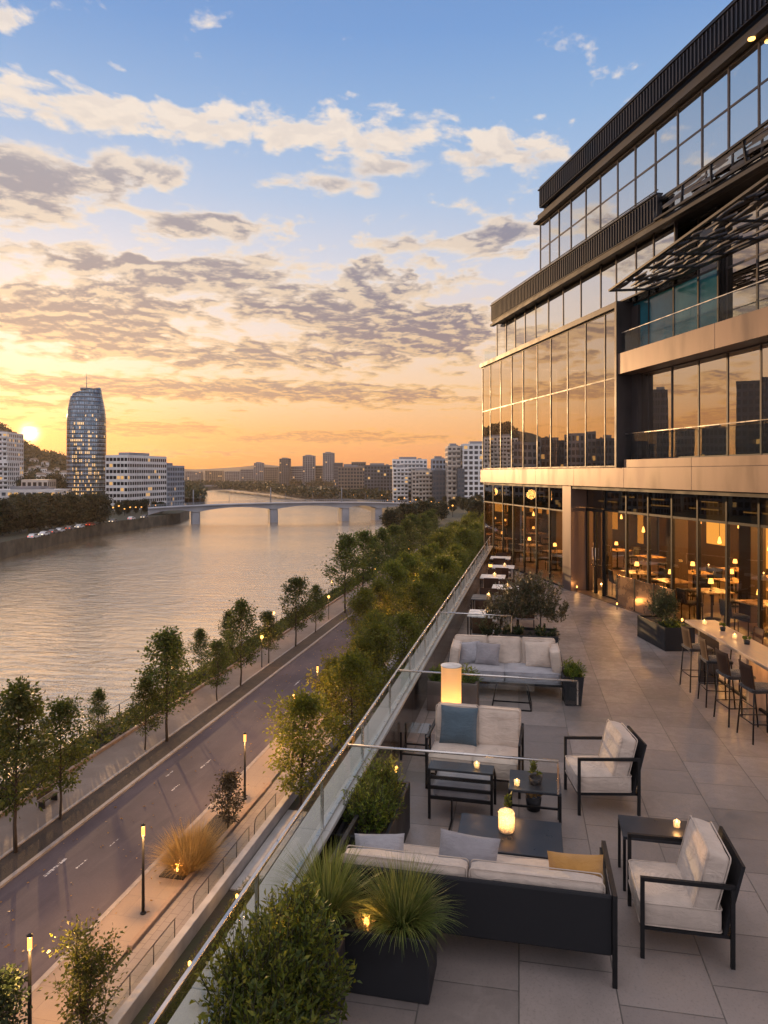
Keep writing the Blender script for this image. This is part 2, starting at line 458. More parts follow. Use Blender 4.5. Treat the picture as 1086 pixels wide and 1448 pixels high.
for (px, py, sx, sy, wt) in BL:
    a0 = math.atan((px-543)/F); e0 = math.atan((669-py)/F*math.cos(a0))
    sa = sx/F*math.cos(a0)**2; se = sy/F
    da = t.m('MULTIPLY', t.m('SUBTRACT', az, a0), 1/sa); de = t.m('MULTIPLY', t.m('SUBTRACT', el, e0), 1/se)
    q = t.m('ADD', t.m('MULTIPLY', da, da), t.m('MULTIPLY', de, de))
    gk = t.m('MULTIPLY', t.m('EXPONENT', t.m('MULTIPLY', q, -.95)), wt)
    cov = gk if cov is None else t.m('MAXIMUM', cov, gk)
outside = t.m('MAXIMUM', t.mr(az, -.62, -.5, 1, 0), t.mr(az, .2, .4, 0, 1))
cov = t.m('MAXIMUM', cov, t.m('MULTIPLY', outside, t.m('MULTIPLY', t.mr(big, .42, .62, .1, .75), t.mr(eld, 20, 30, 1, .25))))
cov = t.m('ADD', cov, t.m('MULTIPLY', t.mr(eld, 16, 27, .34, .0), t.mr(big, .35, .6)))
def dens(n): return t.m('ADD', t.m('MULTIPLY', t.m('SUBTRACT', n, .5), 3.2), t.m('MULTIPLY', t.m('SUBTRACT', cov, .46), .85))
da_, db_ = dens(na), dens(nb)
alpha = t.mr(da_, -.12, .30)
thick = t.mr(da_, .04, .40)
lit = t.mr(t.m('SUBTRACT', da_, db_), -.10, .26)
el_up = t.mr(eld, 21.0, 25.5)            # the high band is lit through
dark = t.m('MULTIPLY', t.m('MULTIPLY', thick, t.m('SUBTRACT', 1.0, t.m('MULTIPLY', lit, .75))), t.m('SUBTRACT', 1.0, t.m('MULTIPLY', el_up, .8)))
litc = t.ramp(elc, [(0, srgb(255, 170, 80)), (.06, srgb(255, 186, 98)), (.13, srgb(255, 208, 146)), (.25, srgb(255, 230, 200)), (.45, srgb(255, 240, 226)), (1, srgb(235, 235, 240))])
shc = t.ramp(elc, [(0, srgb(190, 112, 66)), (.06, srgb(196, 130, 92)), (.12, srgb(140, 116, 124)), (.22, srgb(110, 106, 132)), (.4, srgb(150, 150, 168)), (1, srgb(140, 145, 165))])
cl = t.mix(t.m('MULTIPLY', dark, .95, clamp=True), litc, shc)
cl = t.mix(t.m('MULTIPLY', g1, .35), cl, t.mix(.5, cl, (1, .86, .6, 1)))
cloudy = t.mix(t.m('MULTIPLY', alpha, .94), sky, cl)
# sun glow and disc, behind cloud streaks
g2 = t.m('POWER', t.m('MAXIMUM', sundot, 0), 900.0)
g3 = t.m('POWER', t.m('MAXIMUM', sundot, 0), 30000.0)
glow = t.mix(1.0, t.mix(g2, (0, 0, 0, 1), (.35, .17, .03, 1)), t.mix(g3, (0, 0, 0, 1), (7, 5.2, 2.8, 1)), 'ADD')
glow = t.mix(t.m('MULTIPLY', alpha, .5), glow, (0, 0, 0, 1))
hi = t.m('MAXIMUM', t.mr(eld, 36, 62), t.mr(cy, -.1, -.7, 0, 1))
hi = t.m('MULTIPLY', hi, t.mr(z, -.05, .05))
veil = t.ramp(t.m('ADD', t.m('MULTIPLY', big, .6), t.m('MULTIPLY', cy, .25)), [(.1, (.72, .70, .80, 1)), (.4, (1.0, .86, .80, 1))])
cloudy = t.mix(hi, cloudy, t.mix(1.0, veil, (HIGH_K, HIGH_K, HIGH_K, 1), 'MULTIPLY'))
g4 = t.m('POWER', t.m('MAXIMUM', sundot, 0), 70.0)
glow = t.mix(1.0, glow, t.mix(t.m('MULTIPLY', g4, t.m('SUBTRACT', 1.0, t.m('MULTIPLY', dark, .75))), (0, 0, 0, 1), (.30, .19, .07, 1)), 'ADD')
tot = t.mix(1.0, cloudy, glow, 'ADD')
nish = t.n('ShaderNodeTexSky', sky_type='NISHITA', sun_disc=False, sun_elevation=SUN_EL, sun_rotation=-saz, air_density=1.2, dust_density=2.0, ozone_density=1.5).outputs[0]
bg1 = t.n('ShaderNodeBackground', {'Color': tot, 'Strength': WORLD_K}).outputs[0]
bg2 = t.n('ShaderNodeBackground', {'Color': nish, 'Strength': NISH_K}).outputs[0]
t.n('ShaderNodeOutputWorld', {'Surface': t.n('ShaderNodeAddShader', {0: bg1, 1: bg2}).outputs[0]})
w.cycles.sampling_method = 'MANUAL'; w.cycles.sample_map_resolution = 1024
sd = bpy.data.lights.new('sun', 'SUN'); sd.energy = SUN_K; sd.angle = R(.7); sd.color = (1, .58, .26)
so = bpy.data.objects.new('sun', sd); COL.objects.link(so)
ldir = Vector((sdir.x, sdir.y, math.sin(R(4.6))))
so.rotation_euler = (-ldir).to_track_quat('-Z', 'Y').to_euler()
so.location = (0, 0, 80)
sc.view_settings.view_transform = 'Standard'; sc.view_settings.look = 'None'
sc.view_settings.exposure = EXPO; sc.view_settings.gamma = 1
cy_ = sc.cycles
cy_.max_bounces = 8; cy_.diffuse_bounces = 3; cy_.glossy_bounces = 4; cy_.transparent_max_bounces = 16; cy_.transmission_bounces = 4
cy_.caustics_reflective = False; cy_.caustics_refractive = False
cy_.sample_clamp_indirect = 4.0; cy_.use_denoising = True
def lamp(name, loc, power, col, size=.05, parent=None):
    l = bpy.data.lights.new(name, 'POINT'); l.energy = power; l.color = col; l.shadow_soft_size = size
    o = bpy.data.objects.new(name, l); link(o, parent); o.location = loc
    return o
WARM = (1, .49, .15)
# ---------------------------------------------------------------- material library
M = {}
M['black'] = pm('black_metal', (.008, .008, .009, 1), .48, .0, .2, 8, .1, 180, .001, spec=.3)
M['charcoal'] = pm('charcoal_fabric', (.013, .013, .015, 1), .85, 0, .2, 20, .4, 700, .0015, spec=.3)
M['planter'] = pm('planter_metal', (.014, .0145, .017, 1), .5, 0, .25, 3, .08, 200, .001, spec=.35)
M['planter_warm'] = pm('planter_clay', (.13, .10, .085, 1), .6, 0, .25, 4, .1, 120, .001)
M['planter_white'] = pm('planter_white', (.6, .58, .55, 1), .6)
def fabric(name, col, var=.12):
    m, t = newmat(name)
    c = t.co()
    wv = t.m('MULTIPLY', t.n('ShaderNodeTexWave', {'Vector': c, 'Scale': 190.0, 'Distortion': .6, 'Detail': 1.0}, bands_direction='X').outputs['Fac'], t.n('ShaderNodeTexWave', {'Vector': c, 'Scale': 190.0, 'Distortion': .6, 'Detail': 1.0}, bands_direction='Z').outputs['Fac'])
    n1 = t.noise(c, 5, 4); n2 = t.noise(c, 260, 2)
    fold = t.noise(t.mp(c, (1, 1, 2.2)), 6, 3, .5, 1.2)
    b = t.mix(t.mr(n1, .3, .7), sc4(col, 1-var), sc4(col, 1+var)); b = t.mix(t.m('MULTIPLY', n2, .35), b, sc4(col, .7))
    h = t.m('ADD', t.m('MULTIPLY', wv, .12), t.m('MULTIPLY', fold, 2.0))
    t.out(t.pbsdf(Base_Color=b, Roughness=.9, Sheen_Weight=.25, Specular_IOR_Level=.25, Normal=t.bump(h, .8, .016)))
    return m
M['linen'] = fabric('linen_fabric', (.60, .49, .40, 1))
M['grey_linen'] = fabric('grey_fabric', (.36, .35, .37, 1))
M['blue_fab'] = fabric('blue_fabric', (.075, .115, .145, 1))
M['yellow_fab'] = fabric('mustard_fabric', (.50, .25, .06, 1))
M['grey_fab'] = fabric('pale_grey_fabric', (.29, .27, .28, 1))
M['sling'] = pm('taupe_mesh', (.05, .026, .016, 1), .75, 0, .2, 40, .4, 500, .001, spec=.2)
M['seat_dark'] = fabric('dark_seat', (.02, .018, .018, 1))
M['steel'] = pm('brushed_steel', (.55, .53, .5, 1), .28, 1.0, .1, 3, .05, 120, .001)
M['chrome_wall'] = pm('polished_cladding', (.20, .17, .14, 1), .2, 1.0, .45, 1.2, .12, 5, .012, stretch=(1, .25, 3))
M['bronze'] = pm('bronze_panel', (.165, .112, .09, 1), .42, .35, .2, .7, .05, 90, .001, stretch=(2.5, 2.5, .5))
M['bronze_dark'] = pm('dark_bronze', (.055, .047, .046, 1), .45, .3, .2, 2)
M['copper'] = pm('copper_sheet', (.42, .27, .17, 1), .26, .9, .25, 1.4, .08, 8, .004)
M['roofmetal'] = pm('roof_metal', (.02, .022, .03, 1), .45, .35, .15, 1, .05, 60, .001)
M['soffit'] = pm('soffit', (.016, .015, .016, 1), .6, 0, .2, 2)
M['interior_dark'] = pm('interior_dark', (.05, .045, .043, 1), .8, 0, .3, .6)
M['curtain'] = pm('curtain', (.62, .60, .58, 1), .9, 0, .08, 3, .3, 30, .01)
M['teal'] = glassmat('teal_glass', (.02, .10, .13, 1), .08, 1.5)
M['teal_wall'] = pm('teal_panel', (.018, .125, .165, 1), .12, 0, .35, 1.2)
M['glass_up'] = glassmat('coated_glass', (.30, .27, .25, 1), .5, 1.5, .0, .035, (.92, .80, .68, 1))
M['glass_top'] = glassmat('sky_glass', (.30, .29, .28, 1), .62, 1.5, .0, .035)
M['glass_gnd'] = glassmat('clear_facade_glass', (.80, .74, .64, 1), .05, 1.45, .0, .02)
M['glass_spandrel'] = glassmat('spandrel_glass', (.03, .03, .03, 1), .07, 1.5, .0, .03)
M['glass_rail'] = glassmat('balustrade_glass', (.84, .90, .88, 1), .035, 1.4)
M['glass_low'] = glassmat('low_glass', (.88, .93, .93, 1), .02, 1.18)
M['flame'] = emit('flame', (1, .58, .18, 1), 8)
M['candle'] = pm('candle_wax', (.8, .72, .55, 1), .5)
M['lampglow'] = emit_clear('lamp_glow', (1, .36, .05, 1), 1.7)
M['bulbglow'] = emit_clear('bulb_glow', (1, .46, .10, 1), 2.6)
M['farglow'] = emit('far_lamp_glow', (1, .44, .10, 1), 2.4)
M['soil'] = pm('soil', (.03, .022, .016, 1), .95, 0, .5, 12, .8, 40, .02)
M['bark'] = pm('bark', (.045, .034, .026, 1), .9, 0, .35, 9, .6, 30, .02, stretch=(1, 1, .25))
M['twig'] = pm('twig', (.05, .045, .02, 1), .8)
M['concrete'] = pm('concrete', (.34, .33, .32, 1), .8, 0, .16, 1.3, .35, 70, .003)
M['coping'] = pm('coping_stone', (.40, .39, .37, 1), .65, 0, .14, .9, .2, 90, .002)
M['kerb'] = pm('kerb_stone', (.27, .24, .22, 1), .8, 0, .2, 2.5, .4, 60, .003)
M['brownstone'] = pm('brown_kerb', (.24, .17, .125, 1), .8, 0, .2, 2.5, .4, 60, .003)
M['white'] = pm('white_paint', (.72, .70, .67, 1), .6)
M['tabletop'] = pm('dark_tabletop', (.022, .026, .033, 1), .36, 0, .2, 4, .1, 120, .001)
M['bartop'] = pm('oak_bartop', (.36, .25, .17, 1), .45, 0, .2, 3, .15, 60, .002, stretch=(1, 6, 1))
def frost():
    m, t = newmat('frosted_glass')
    n = t.noise(t.co(), 90, 2); tl = t.n('ShaderNodeBsdfTranslucent', {'Color': (.95, .86, .72, 1)}).outputs[0]
    tr = t.n('ShaderNodeBsdfTransparent', {'Color': (1, .95, .88, 1)}).outputs[0]; df = t.pbsdf(Base_Color=(.8, .76, .7, 1), Roughness=.2)
    a = t.n('ShaderNodeMixShader', {0: t.mr(n, .4, .6, .35, .8), 1: tr, 2: tl}).outputs[0]
    t.out(t.n('ShaderNodeMixShader', {0: .22, 1: a, 2: df}).outputs[0]); return m
M['glassfrost'] = frost()
M['leaf_terrace'] = leafmat('terrace_leaf', [(.022, .05, .010, 1), (.045, .095, .014, 1), (.10, .155, .018, 1), (.21, .22, .025, 1)], .4)
M['leaf_dark'] = leafmat('dark_leaf', [(.012, .024, .010, 1), (.02, .038, .013, 1), (.035, .055, .018, 1)], .25)
M['leaf_tree'] = leafmat('tree_leaf', [(.018, .034, .008, 1), (.034, .056, .011, 1), (.058, .085, .014, 1), (.10, .115, .018, 1)], .45)
M['leaf_autumn'] = leafmat('golden_leaf', [(.028, .05, .008, 1), (.06, .085, .010, 1), (.11, .13, .012, 1), (.19, .18, .016, 1)], .45)
M['leaf_far'] = leafmat('far_leaf', [(.014, .020, .009, 1), (.024, .032, .012, 1), (.04, .046, .015, 1)], .2)
M['leaf_red'] = leafmat('plum_leaf', [(.02, .022, .012, 1), (.035, .028, .016, 1), (.05, .04, .02, 1)], .3)
M['leaf_olive'] = leafmat('olive_leaf', [(.02, .03, .012, 1), (.04, .05, .02, 1), (.08, .085, .04, 1), (.17, .14, .10, 1)], .3)
M['grass'] = leafmat('ornamental_grass', [(.035, .07, .012, 1), (.07, .115, .018, 1), (.13, .17, .03, 1), (.24, .23, .08, 1)], .4)
M['straw'] = leafmat('straw_grass', [(.22, .14, .045, 1), (.32, .20, .07, 1), (.42, .28, .10, 1)], .4)
M['hedge'] = leafmat('hedge_leaf', [(.025, .045, .008, 1), (.06, .08, .012, 1), (.13, .13, .02, 1)], .3)
M['asph_fg'] = None
def paving(name, c1, c2, mort, bw, bh, rot=0.0, scale=1.0, off=.0, ms=.006, rough=.72, stain=.35, speck=.35):
    m, t = newmat(name)
    c = t.mp(t.co(), (1, 1, 1), (0, 0, rot))
    br = t.n('ShaderNodeTexBrick', {'Vector': c, 'Color1': c1, 'Color2': c2, 'Mortar': mort, 'Scale': scale, 'Mortar Size': ms, 'Mortar Smooth': .2, 'Bias': 0.0, 'Brick Width': bw, 'Row Height': bh}, offset=off, squash=1.0)
    n1 = t.noise(c, .55, 5, .6); n2 = t.noise(c, 42, 4, .75); n3 = t.noise(c, 4.5, 6, .7, .8)
    b = t.mix(t.m('MULTIPLY', t.mr(n1, .42, .66), stain), br.outputs[0], sc4(mort, 1.3))
    b = t.mix(t.m('MULTIPLY', t.mr(n3, .42, .72), .42), b, sc4(c2, 1.35))
    b = t.mix(t.m('MULTIPLY', t.mr(n2, .5, .72), speck), b, sc4(c1, .45))
    h = t.m('SUBTRACT', t.m('MULTIPLY', n2, .35), t.m('MULTIPLY', br.outputs[1], 1.2))
    t.out(t.pbsdf(Base_Color=b, Roughness=t.mr(n3, .3, .7, rough-.2, rough+.1), Normal=t.bump(h, .4, .004), Specular_IOR_Level=.4))
    return m
M['deck'] = paving('terrace_stone', (.295, .25, .226, 1), (.178, .152, .14, 1), (.075, .07, .063, 1), .66, .705, R(90)-R(1.2), 1.0, .5, .006, .5, .5, .62)
M['paver'] = paving('footpath_paver', (.25, .215, .19, 1), (.21, .185, .17, 1), (.10, .085, .075, 1), .6, .4, R(90), 1.0, .5, .012, .8)
M['pave_warm'] = paving('pavement_warm', (.26, .20, .155, 1), (.23, .18, .14, 1), (.17, .13, .10, 1), 1.5, 1.5, 0, 1.0, .5, .012, .85, .5)
M['prom'] = paving('promenade_paving', (.165, .132, .108, 1), (.15, .12, .10, 1), (.17, .14, .12, 1), 2.0, 2.0, 0, 1.0, .5, .01, .85, .5)
def asphalt():
    m, t = newmat('asphalt'); c = t.co()
    n1 = t.noise(c, .22, 5, .6); n2 = t.noise(c, 9, 4, .7); n3 = t.noise(t.mp(c, (1, .12, 1)), .9, 4, .6, 1.0)
    vo = t.n('ShaderNodeTexVoronoi', {'Vector': t.mp(c, (1, .6, 1)), 'Scale': .33}, feature='DISTANCE_TO_EDGE').outputs[0]
    b = t.mix(t.mr(n1, .3, .7), (.06, .049, .062, 1), (.098, .08, .094, 1))
    b = t.mix(t.m('MULTIPLY', t.mr(n3, .46, .66), .5), b, (.13, .108, .115, 1))
    b = t.mix(t.m('MULTIPLY', n2, .5), b, (.035, .03, .035, 1))
    t.out(t.pbsdf(Base_Color=b, Roughness=.85, Normal=t.bump(t.noise(c, 30, 3), .4, .01), Specular_IOR_Level=.35)); return m
M['asphalt'] = asphalt()
def ground():
    m, t = newmat('ground_soil'); c = t.co()
    n1 = t.noise(c, .35, 5, .6); n2 = t.noise(c, 6, 4, .7)
    b = t.mix(t.mr(n1, .4, .6), (.035, .028, .02, 1), (.03, .042, .014, 1)); b = t.mix(t.m('MULTIPLY', n2, .6), b, (.06, .05, .03, 1))
    t.out(t.pbsdf(Base_Color=b, Roughness=.95, Normal=t.bump(n2, .8, .05))); return m
M['ground'] = ground()
M['verge'] = pm('verge_soil', (.045, .033, .024, 1), .95, 0, .4, 1.2, .8, 14, .03)
def water():
    m, t = newmat('river_water'); c = t.co()
    n1 = t.noise(t.mp(c, (1, 1, 1), (0, 0, R(25))), 1.5, 4, .62, .6)
    n2 = t.noise(t.mp(c, (1, .45, 1), (0, 0, R(-12))), .2, 3, .55, .5)
    n4 = t.noise(t.mp(c, (.42, 1.15, 1), (0, 0, -YAW-R(6))), .55, 5, .6, .5)
    n3 = t.noise(t.mp(c, (.35, 1, 1), (0, 0, R(20))), .02, 3, .5)
    h = t.m('ADD', t.m('ADD', t.m('MULTIPLY', n1, .35), t.m('MULTIPLY', n2, 1.5)), t.m('MULTIPLY', n4, 2.1))
    k = t.mr(n3, .35, .65, .55, 1.25)
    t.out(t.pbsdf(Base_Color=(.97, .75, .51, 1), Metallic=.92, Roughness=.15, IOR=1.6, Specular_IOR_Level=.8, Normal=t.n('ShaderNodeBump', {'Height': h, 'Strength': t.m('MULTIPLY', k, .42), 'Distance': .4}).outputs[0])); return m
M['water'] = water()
M['quay'] = pm('quay_stone', (.10, .085, .06, 1), .9, 0, .5, .25, .8, 2.5, .06)
M['bridgec'] = pm('bridge_concrete', (.30, .30, .32, 1), .75, 0, .2, .1, .3, 3, .02)
M['carwhite'] = pm('car_paint_white', (.62, .62, .62, 1), .25)
M['cargrey'] = pm('car_paint_grey', (.14, .14, .15, 1), .25)
M['carred'] = pm('car_paint_red', (.25, .04, .03, 1), .25)
M['carglass'] = pm('car_glass', (.01, .012, .014, 1), .08)
M['tyre'] = pm('tyre_rubber', (.015, .015, .015, 1), .8)
M['headlight'] = emit('headlight', (1, .75, .45, 1), 4)
M['taillight'] = emit('taillight', (1, .12, .04, 1), 2.5)
# ---------------------------------------------------------------- setting: land, river, road
ZR, ZW = -16.1, -20.5
def xy(v): return (v.x, v.y)
right_shore = [(-33.5, -150), (-33.5, 175)]+[xy(G(*p, ZW)) for p in ((545, 760), (551, 742), (545, 727), (505, 715), (430, 705), (380, 697.5), (330, 692.5))]
right_land = right_shore+[(-300, 1300), (2500, 1600), (2500, -150)]
left_shore = [xy(G(*p, ZW)) for p in ((-700, 885), (-300, 838), (0, 791), (60, 775), (130, 758), (200, 748), (255, 739), (268, 732), (262, 722), (250, 712), (246, 704), (250, 697), (300, 692.5))]
left_land = left_shore+[(-420, 1300), (-3500, 1600), (-3500, -150), (-400, -150)]
struct(MB().sheet([(-7000, -400), (4000, -400), (4000, 9000), (-7000, 9000)], ZW).build('river_water', M['water']))
struct(MB().prism(right_land, ZW-3, ZR-.02).build('ground_near_bank', [M['quay']]))
g = MB().sheet(right_land, ZR-.012).build('ground', M['ground']); struct(g)
struct(MB().prism(left_land, ZW-3, ZR+.3).build('quay_embankment', M['quay']))
struct(MB().sheet(left_land, ZR+.31).build('ground_far_bank', M['ground']))
# far land and hills closing the horizon
def hills(name, px0, px1, D, top, amp, seed, mat, base=-16, deep=900):
    mb = MB(); n = 90; rows = 9; vs = []; fs = []
    for r in range(rows):
        f = r/(rows-1)
        for i in range(n+1):
            px = px0+(px1-px0)*i/n
            q = P(px, 669, D+deep*f)
            prof = math.sin(math.pi*min(1, f*1.0)*.5)
            hh = top(px)+amp*noise.fractal(Vector((px*.012, f*1.7, seed)), 1, 2, 5)
            vs.append((q.x, q.y, base+(hh-base)*prof**.8+2.5*noise.noise(Vector((px*.12, f*9, seed)))*prof))
    for r in range(rows-1):
        for i in range(n):
            fs.append((r*(n+1)+i, r*(n+1)+i+1, (r+1)*(n+1)+i+1, (r+1)*(n+1)+i))
    mb.add(vs, fs, True)
    return struct(mb.build(name, mat))
struct(MB().sheet([xy(P(-1500, 0, 1180)), xy(P(2200, 0, 1180)), xy(P(6000, 0, 8000)), xy(P(-5000, 0, 8000))], -15.9).build('ground_far_land', M['ground']))
M['hill_far'] = pm('hill_far', (.055, .052, .04, 1), .95, 0, .35, .012, 1.0, .05, 3)
M['hill_near'] = pm('hill_wooded', (.035, .036, .02, 1), .95, 0, .5, .03, 1.0, .12, 4)
hills('hills_far', -1400, 1500, 2500, lambda px: 30 if px > 210 else 45, 26, 3, M['hill_far'])
def itop(px):
    pts = [(-600, 5), (-330, 12), (-160, 60), (-60, 86), (0, 76), (30, 52), (42, 44), (60, 35), (92, 25), (120, 13), (160, 0), (220, -14), (300, -16)]
    for a, b in zip(pts, pts[1:]):
        if a[0] <= px <= b[0]: return a[1]+(b[1]-a[1])*(px-a[0])/(b[0]-a[0])
    return -16
hills('hill', -600, 290, 560, itop, 7, 8, M['hill_near'], deep=600)
# ---- road and strips, all parallel to +Y
YA, YB = -40, 205
def strip(name, x0, x1, z, mat, y0=YA, y1=YB): return struct(MB().sheet([(x0, y0), (x1, y0), (x1, y1), (x0, y1)], z).build(name, mat))
def slab(name, x0, x1, z0, z1, mat, y0=YA, y1=YB, c=.02): return struct(MB().box(x0, x1, y0, y1, z0, z1, None, c).build(name, mat))
strip('road', -25.0, -18.95, ZR, M['asphalt'])
slab('kerb', -25.25, -25.0, ZR-.1, ZR+.13, M['kerb'])
slab('kerb', -18.95, -18.7, ZR-.1, ZR+.13, M['kerb'])
strip('verge', -26.75, -25.25, ZR+.09, M['verge'])
slab('kerb', -26.95, -26.75, ZR-.1, ZR+.16, M['kerb'])
slab('promenade', -30.0, -26.95, ZR-.2, ZR+.1, M['prom'], c=0)
slab('kerb', -30.25, -30.0, ZR-.2, ZR+.32, M['brownstone'])
strip('ground_planting_strip', -33.2, -30.25, ZR+.05, M['verge'])
slab('pavement', -18.7, -16.55, ZR-.2, ZR+.1, M['pave_warm'], c=0)
slab('kerb', -16.55, -16.3, ZR-.2, ZR+.3, M['brownstone'], 26.5, 42.5, .03)
slab('kerb', -16.55, -16.3, ZR-.2, ZR+.3, M['brownstone'], -40, 22.0, .03)
slab('kerb', -16.55, -16.3, ZR-.2, ZR+.3, M['brownstone'], 45.5, 120, .03)
slab('footpath', -16.3, -14.75, ZR-.2, ZR+.11, M['paver'], y1=120, c=0)
strip('ground_bed', -13.9, -2.1, ZR+.02, M['verge'])
slab('drain_channel', -14.2, -13.0, ZR-.1, ZR+.06, M['concrete'], 31.5, 39.6, 0)
# side street beyond the row of trees
strip('street', -13.0, -5.0, ZR+.03, M['asphalt'], 120, 420)
# worn markings
for (a, b) in (((62, 1240), (92, 1219)), ((118, 1232), (127, 1222))):
    pass
def dash(x, y, L, wd, nm='road_marking'):
    pts = []; n = 10
    for i in range(n+1): pts.append((x-wd/2+rnd.uniform(-.03, .03), y+L*i/n))
    for i in range(n, -1, -1): pts.append((x+wd/2+rnd.uniform(-.03, .03), y+L*i/n))
    mb = MB(); mb.add([(p[0], p[1], ZR+.004) for p in pts], [(i, i+1, 2*n-i, 2*n+1-i) for i in range(n)][::1])
    o = mb.build(nm, M['marking']); return struct(o)
def marking():
    m, t = newmat('worn_paint'); n1 = t.noise(t.co(), 7, 4, .7)
    p = t.pbsdf(Base_Color=(.55, .52, .5, 1), Roughness=.8)
    tr = t.n('ShaderNodeBsdfTransparent').outputs[0]
    t.out(t.n('ShaderNodeMixShader', {0: t.mr(n1, .44, .56), 1: tr, 2: p}).outputs[0]); return m
M['marking'] = marking()
q = G(62, 1240, ZR); dash(q.x, q.y, 1.7, .16)
for i in range(3):
    y = 44+i*19.0
    dash(-22.0, y, 1.6, .12)
for px, py in ((108, 1228), (155, 1197), (170, 1110), (235, 1098), (243, 1118)):
    q = G(px, py, ZR); dash(q.x, q.y, .9, .09)
# fallen leaves and scraps on the road: nobody could count them
rg = np.random.default_rng(5)
lp = np.stack([rg.uniform(-24.8, -16.7, 420), rg.uniform(25, 110, 420), np.full(420, ZR+.012)], 1)
lp[:, 2] += np.where(lp[:, 0] > -18.7, .105, 0); lp = lp[(lp[:, 0] < -19.05) | (lp[:, 0] > -18.6)]
tag(leaf_obj('leaves', lp, np.concatenate([rg.normal(size=(len(lp), 2)), np.zeros((len(lp), 1))], 1), .16, .1, M['straw'], None, 3, .1), 'scattered dry leaves lying on the road and pavement', 'leaves', kind='stuff')
# ---------------------------------------------------------------- terrace structure
PX0, PX1 = -2.03, -1.78
slabp = [(PX0, -4), (16, -4), (16, 20), (4.5, 36), (PX0, 31.2)]
struct(MB().prism(slabp, ZR-.5, -.25).build('ground_podium', M['concrete']))
struct(MB().prism(slabp, -.249, 0.0).build('terrace_paving', M['deck']))
# parapet wall with polished inner cladding and stone coping
pw_ = thing('parapet_wall', 'low terrace parapet with pale stone coping and polished metal inner face', 'wall', (0, 0, 0))
m_ = MB()
m_.box(PX0+.02, PX1-.02, -4, 31, .001, .60); m_.build('wall_core', M['concrete'], pw_)
m_ = MB()
y = -4.0
while y < 31:
    m_.box(PX1-.02, PX1, y, min(31, y+2.39), .004, .58); y += 2.4
m_.build('cladding', M['chrome_wall'], pw_)
m_ = MB(); y = -4.0
while y < 31:
    m_.box(PX0-.03, PX1+.02, y, min(31, y+1.995), .601, .645, None, .006); y += 2.0
m_.build('coping', M['coping'], pw_)
# glass balustrade
br_ = thing('glass_balustrade', 'frameless glass balustrade with slim steel top rail on the terrace parapet', 'railing', (0, 0, 0))
gx = PX1-.055
y = -3.0; panes = []
while y < 30.2:
    y1 = min(30.4, y+1.5)
    MB().box(gx-.006, gx+.006, y+.012, y1-.012, .66, 1.07).build('glass_panel', M['glass_rail'], br_)
    MB().box(gx-.012, gx+.012, y-.012, y+.012, .646, 1.09, None, .002).build('post', M['steel'], br_)
    y = y1
MB().box(gx-.014, gx+.014, -3.1, 30.4, 1.08, 1.105, None, .004).build('handrail', M['steel'], br_)
MB().box(gx-.02, gx+.02, -3.1, 30.4, .646, .668).build('shoe', M['steel'], br_)
# glass fins reaching in from the balustrade between the seating bays
def fin(label, L, Yp, rz=0.0, drop=.30):
    f = thing('glass_screen', label, 'glass screen', (PX1-.04, Yp, 0), rz, 'glass screens between the seating bays')
    MB().tube([(0, 0, 1.09), (L, 0, 1.09)], .014, 8).build('top_rail', M['steel'], f)
    MB().box(.03, L-.01, -.005, .005, 1.08-drop, 1.077).build('glass_panel', M['glass_low'], f)
    MB().box(L-.012, L+.006, -.008, .008, 1.08-drop, 1.078).build('end_trim', M['steel'], f)
    return f
q1, q2 = G(491, 1052, 1.1), G(789, 1075, 1.1)
fin('slim glass screen with steel top rail in front of the loveseat', (q2-q1).length, q1.y, math.atan2(q2.y-q1.y, q2.x-q1.x))
q1, q2 = G(581, 948, 1.1), G(836, 963, 1.1)
fin('glass screen with steel rail crossing behind the tall cylinder lantern', (q2-q1).length, q1.y, math.atan2(q2.y-q1.y, q2.x-q1.x))
q1, q2 = G(641, 866, 1.1), G(745, 871, 1.1)
fin('far glass screen with steel rail beside the big leafy planter', (q2-q1).length, q1.y, math.atan2(q2.y-q1.y, q2.x-q1.x))
# ---------------------------------------------------------------- furniture
def bars(mb, segs, w=.03):
    for p, q in segs: mb.bar(p, q, w)
    return mb
# --- sofa with its dark back to the camera (local: x along, back at y=0, seat towards +y)
s = thing('sofa', 'long outdoor sofa seen from behind, dark back panel and cream cushions', 'sofa', (-1.62, 5.47, 0))
Ls, Dp = 2.22, .86
MB().box(.03, Ls-.03, 0, .045, .22, .66, None, .012).build('back_panel', M['charcoal'], s)
fr = MB(); e = .035
for x in (e/2, Ls-e/2):
    fr = MB(); fr.bar((x, e/2-.02, 0), (x, e/2-.02, .68), e); fr.bar((x, Dp, 0), (x, Dp, .62), e)
    fr.bar((x, -.02, .665), (x, Dp+.017, .62), e); fr.build('arm', M['black'], s)
MB().box(.02, Ls-.02, .05, Dp, .2, .245).build('seat_frame', M['black'], s)
MB().box(Ls-.055, Ls-.035, .05, Dp-.03, .25, .6).build('side_panel', M['charcoal'], s)
k = (Ls-.14)/2
for i in range(2):
    cu_ = MB().cushion((.07+k*(i+.5), .46, .35), (k-.012, .74, .20), .022, .032, 10, seed=i).build('seat_cushion', M['linen'], s); MB().piping((.07+k*(i+.5), .46, .35), (k-.012, .74, .20), 'z').build('piping', M['linen'], cu_)
    cu_ = MB().cushion((0, 0, 0), (k-.02, .19, .34), .0, .045, 12, Tm((.07+k*(i+.5), .165, .52), R(-7), 0, 0), seed=4+i, wr=.01).build('back_cushion', M['linen'], s); MB().piping((0, 0, 0), (k-.02, .19, .34), 'y', M=Tm((.07+k*(i+.5), .165, .52), R(-7), 0, 0)).build('piping', M['linen'], cu_)
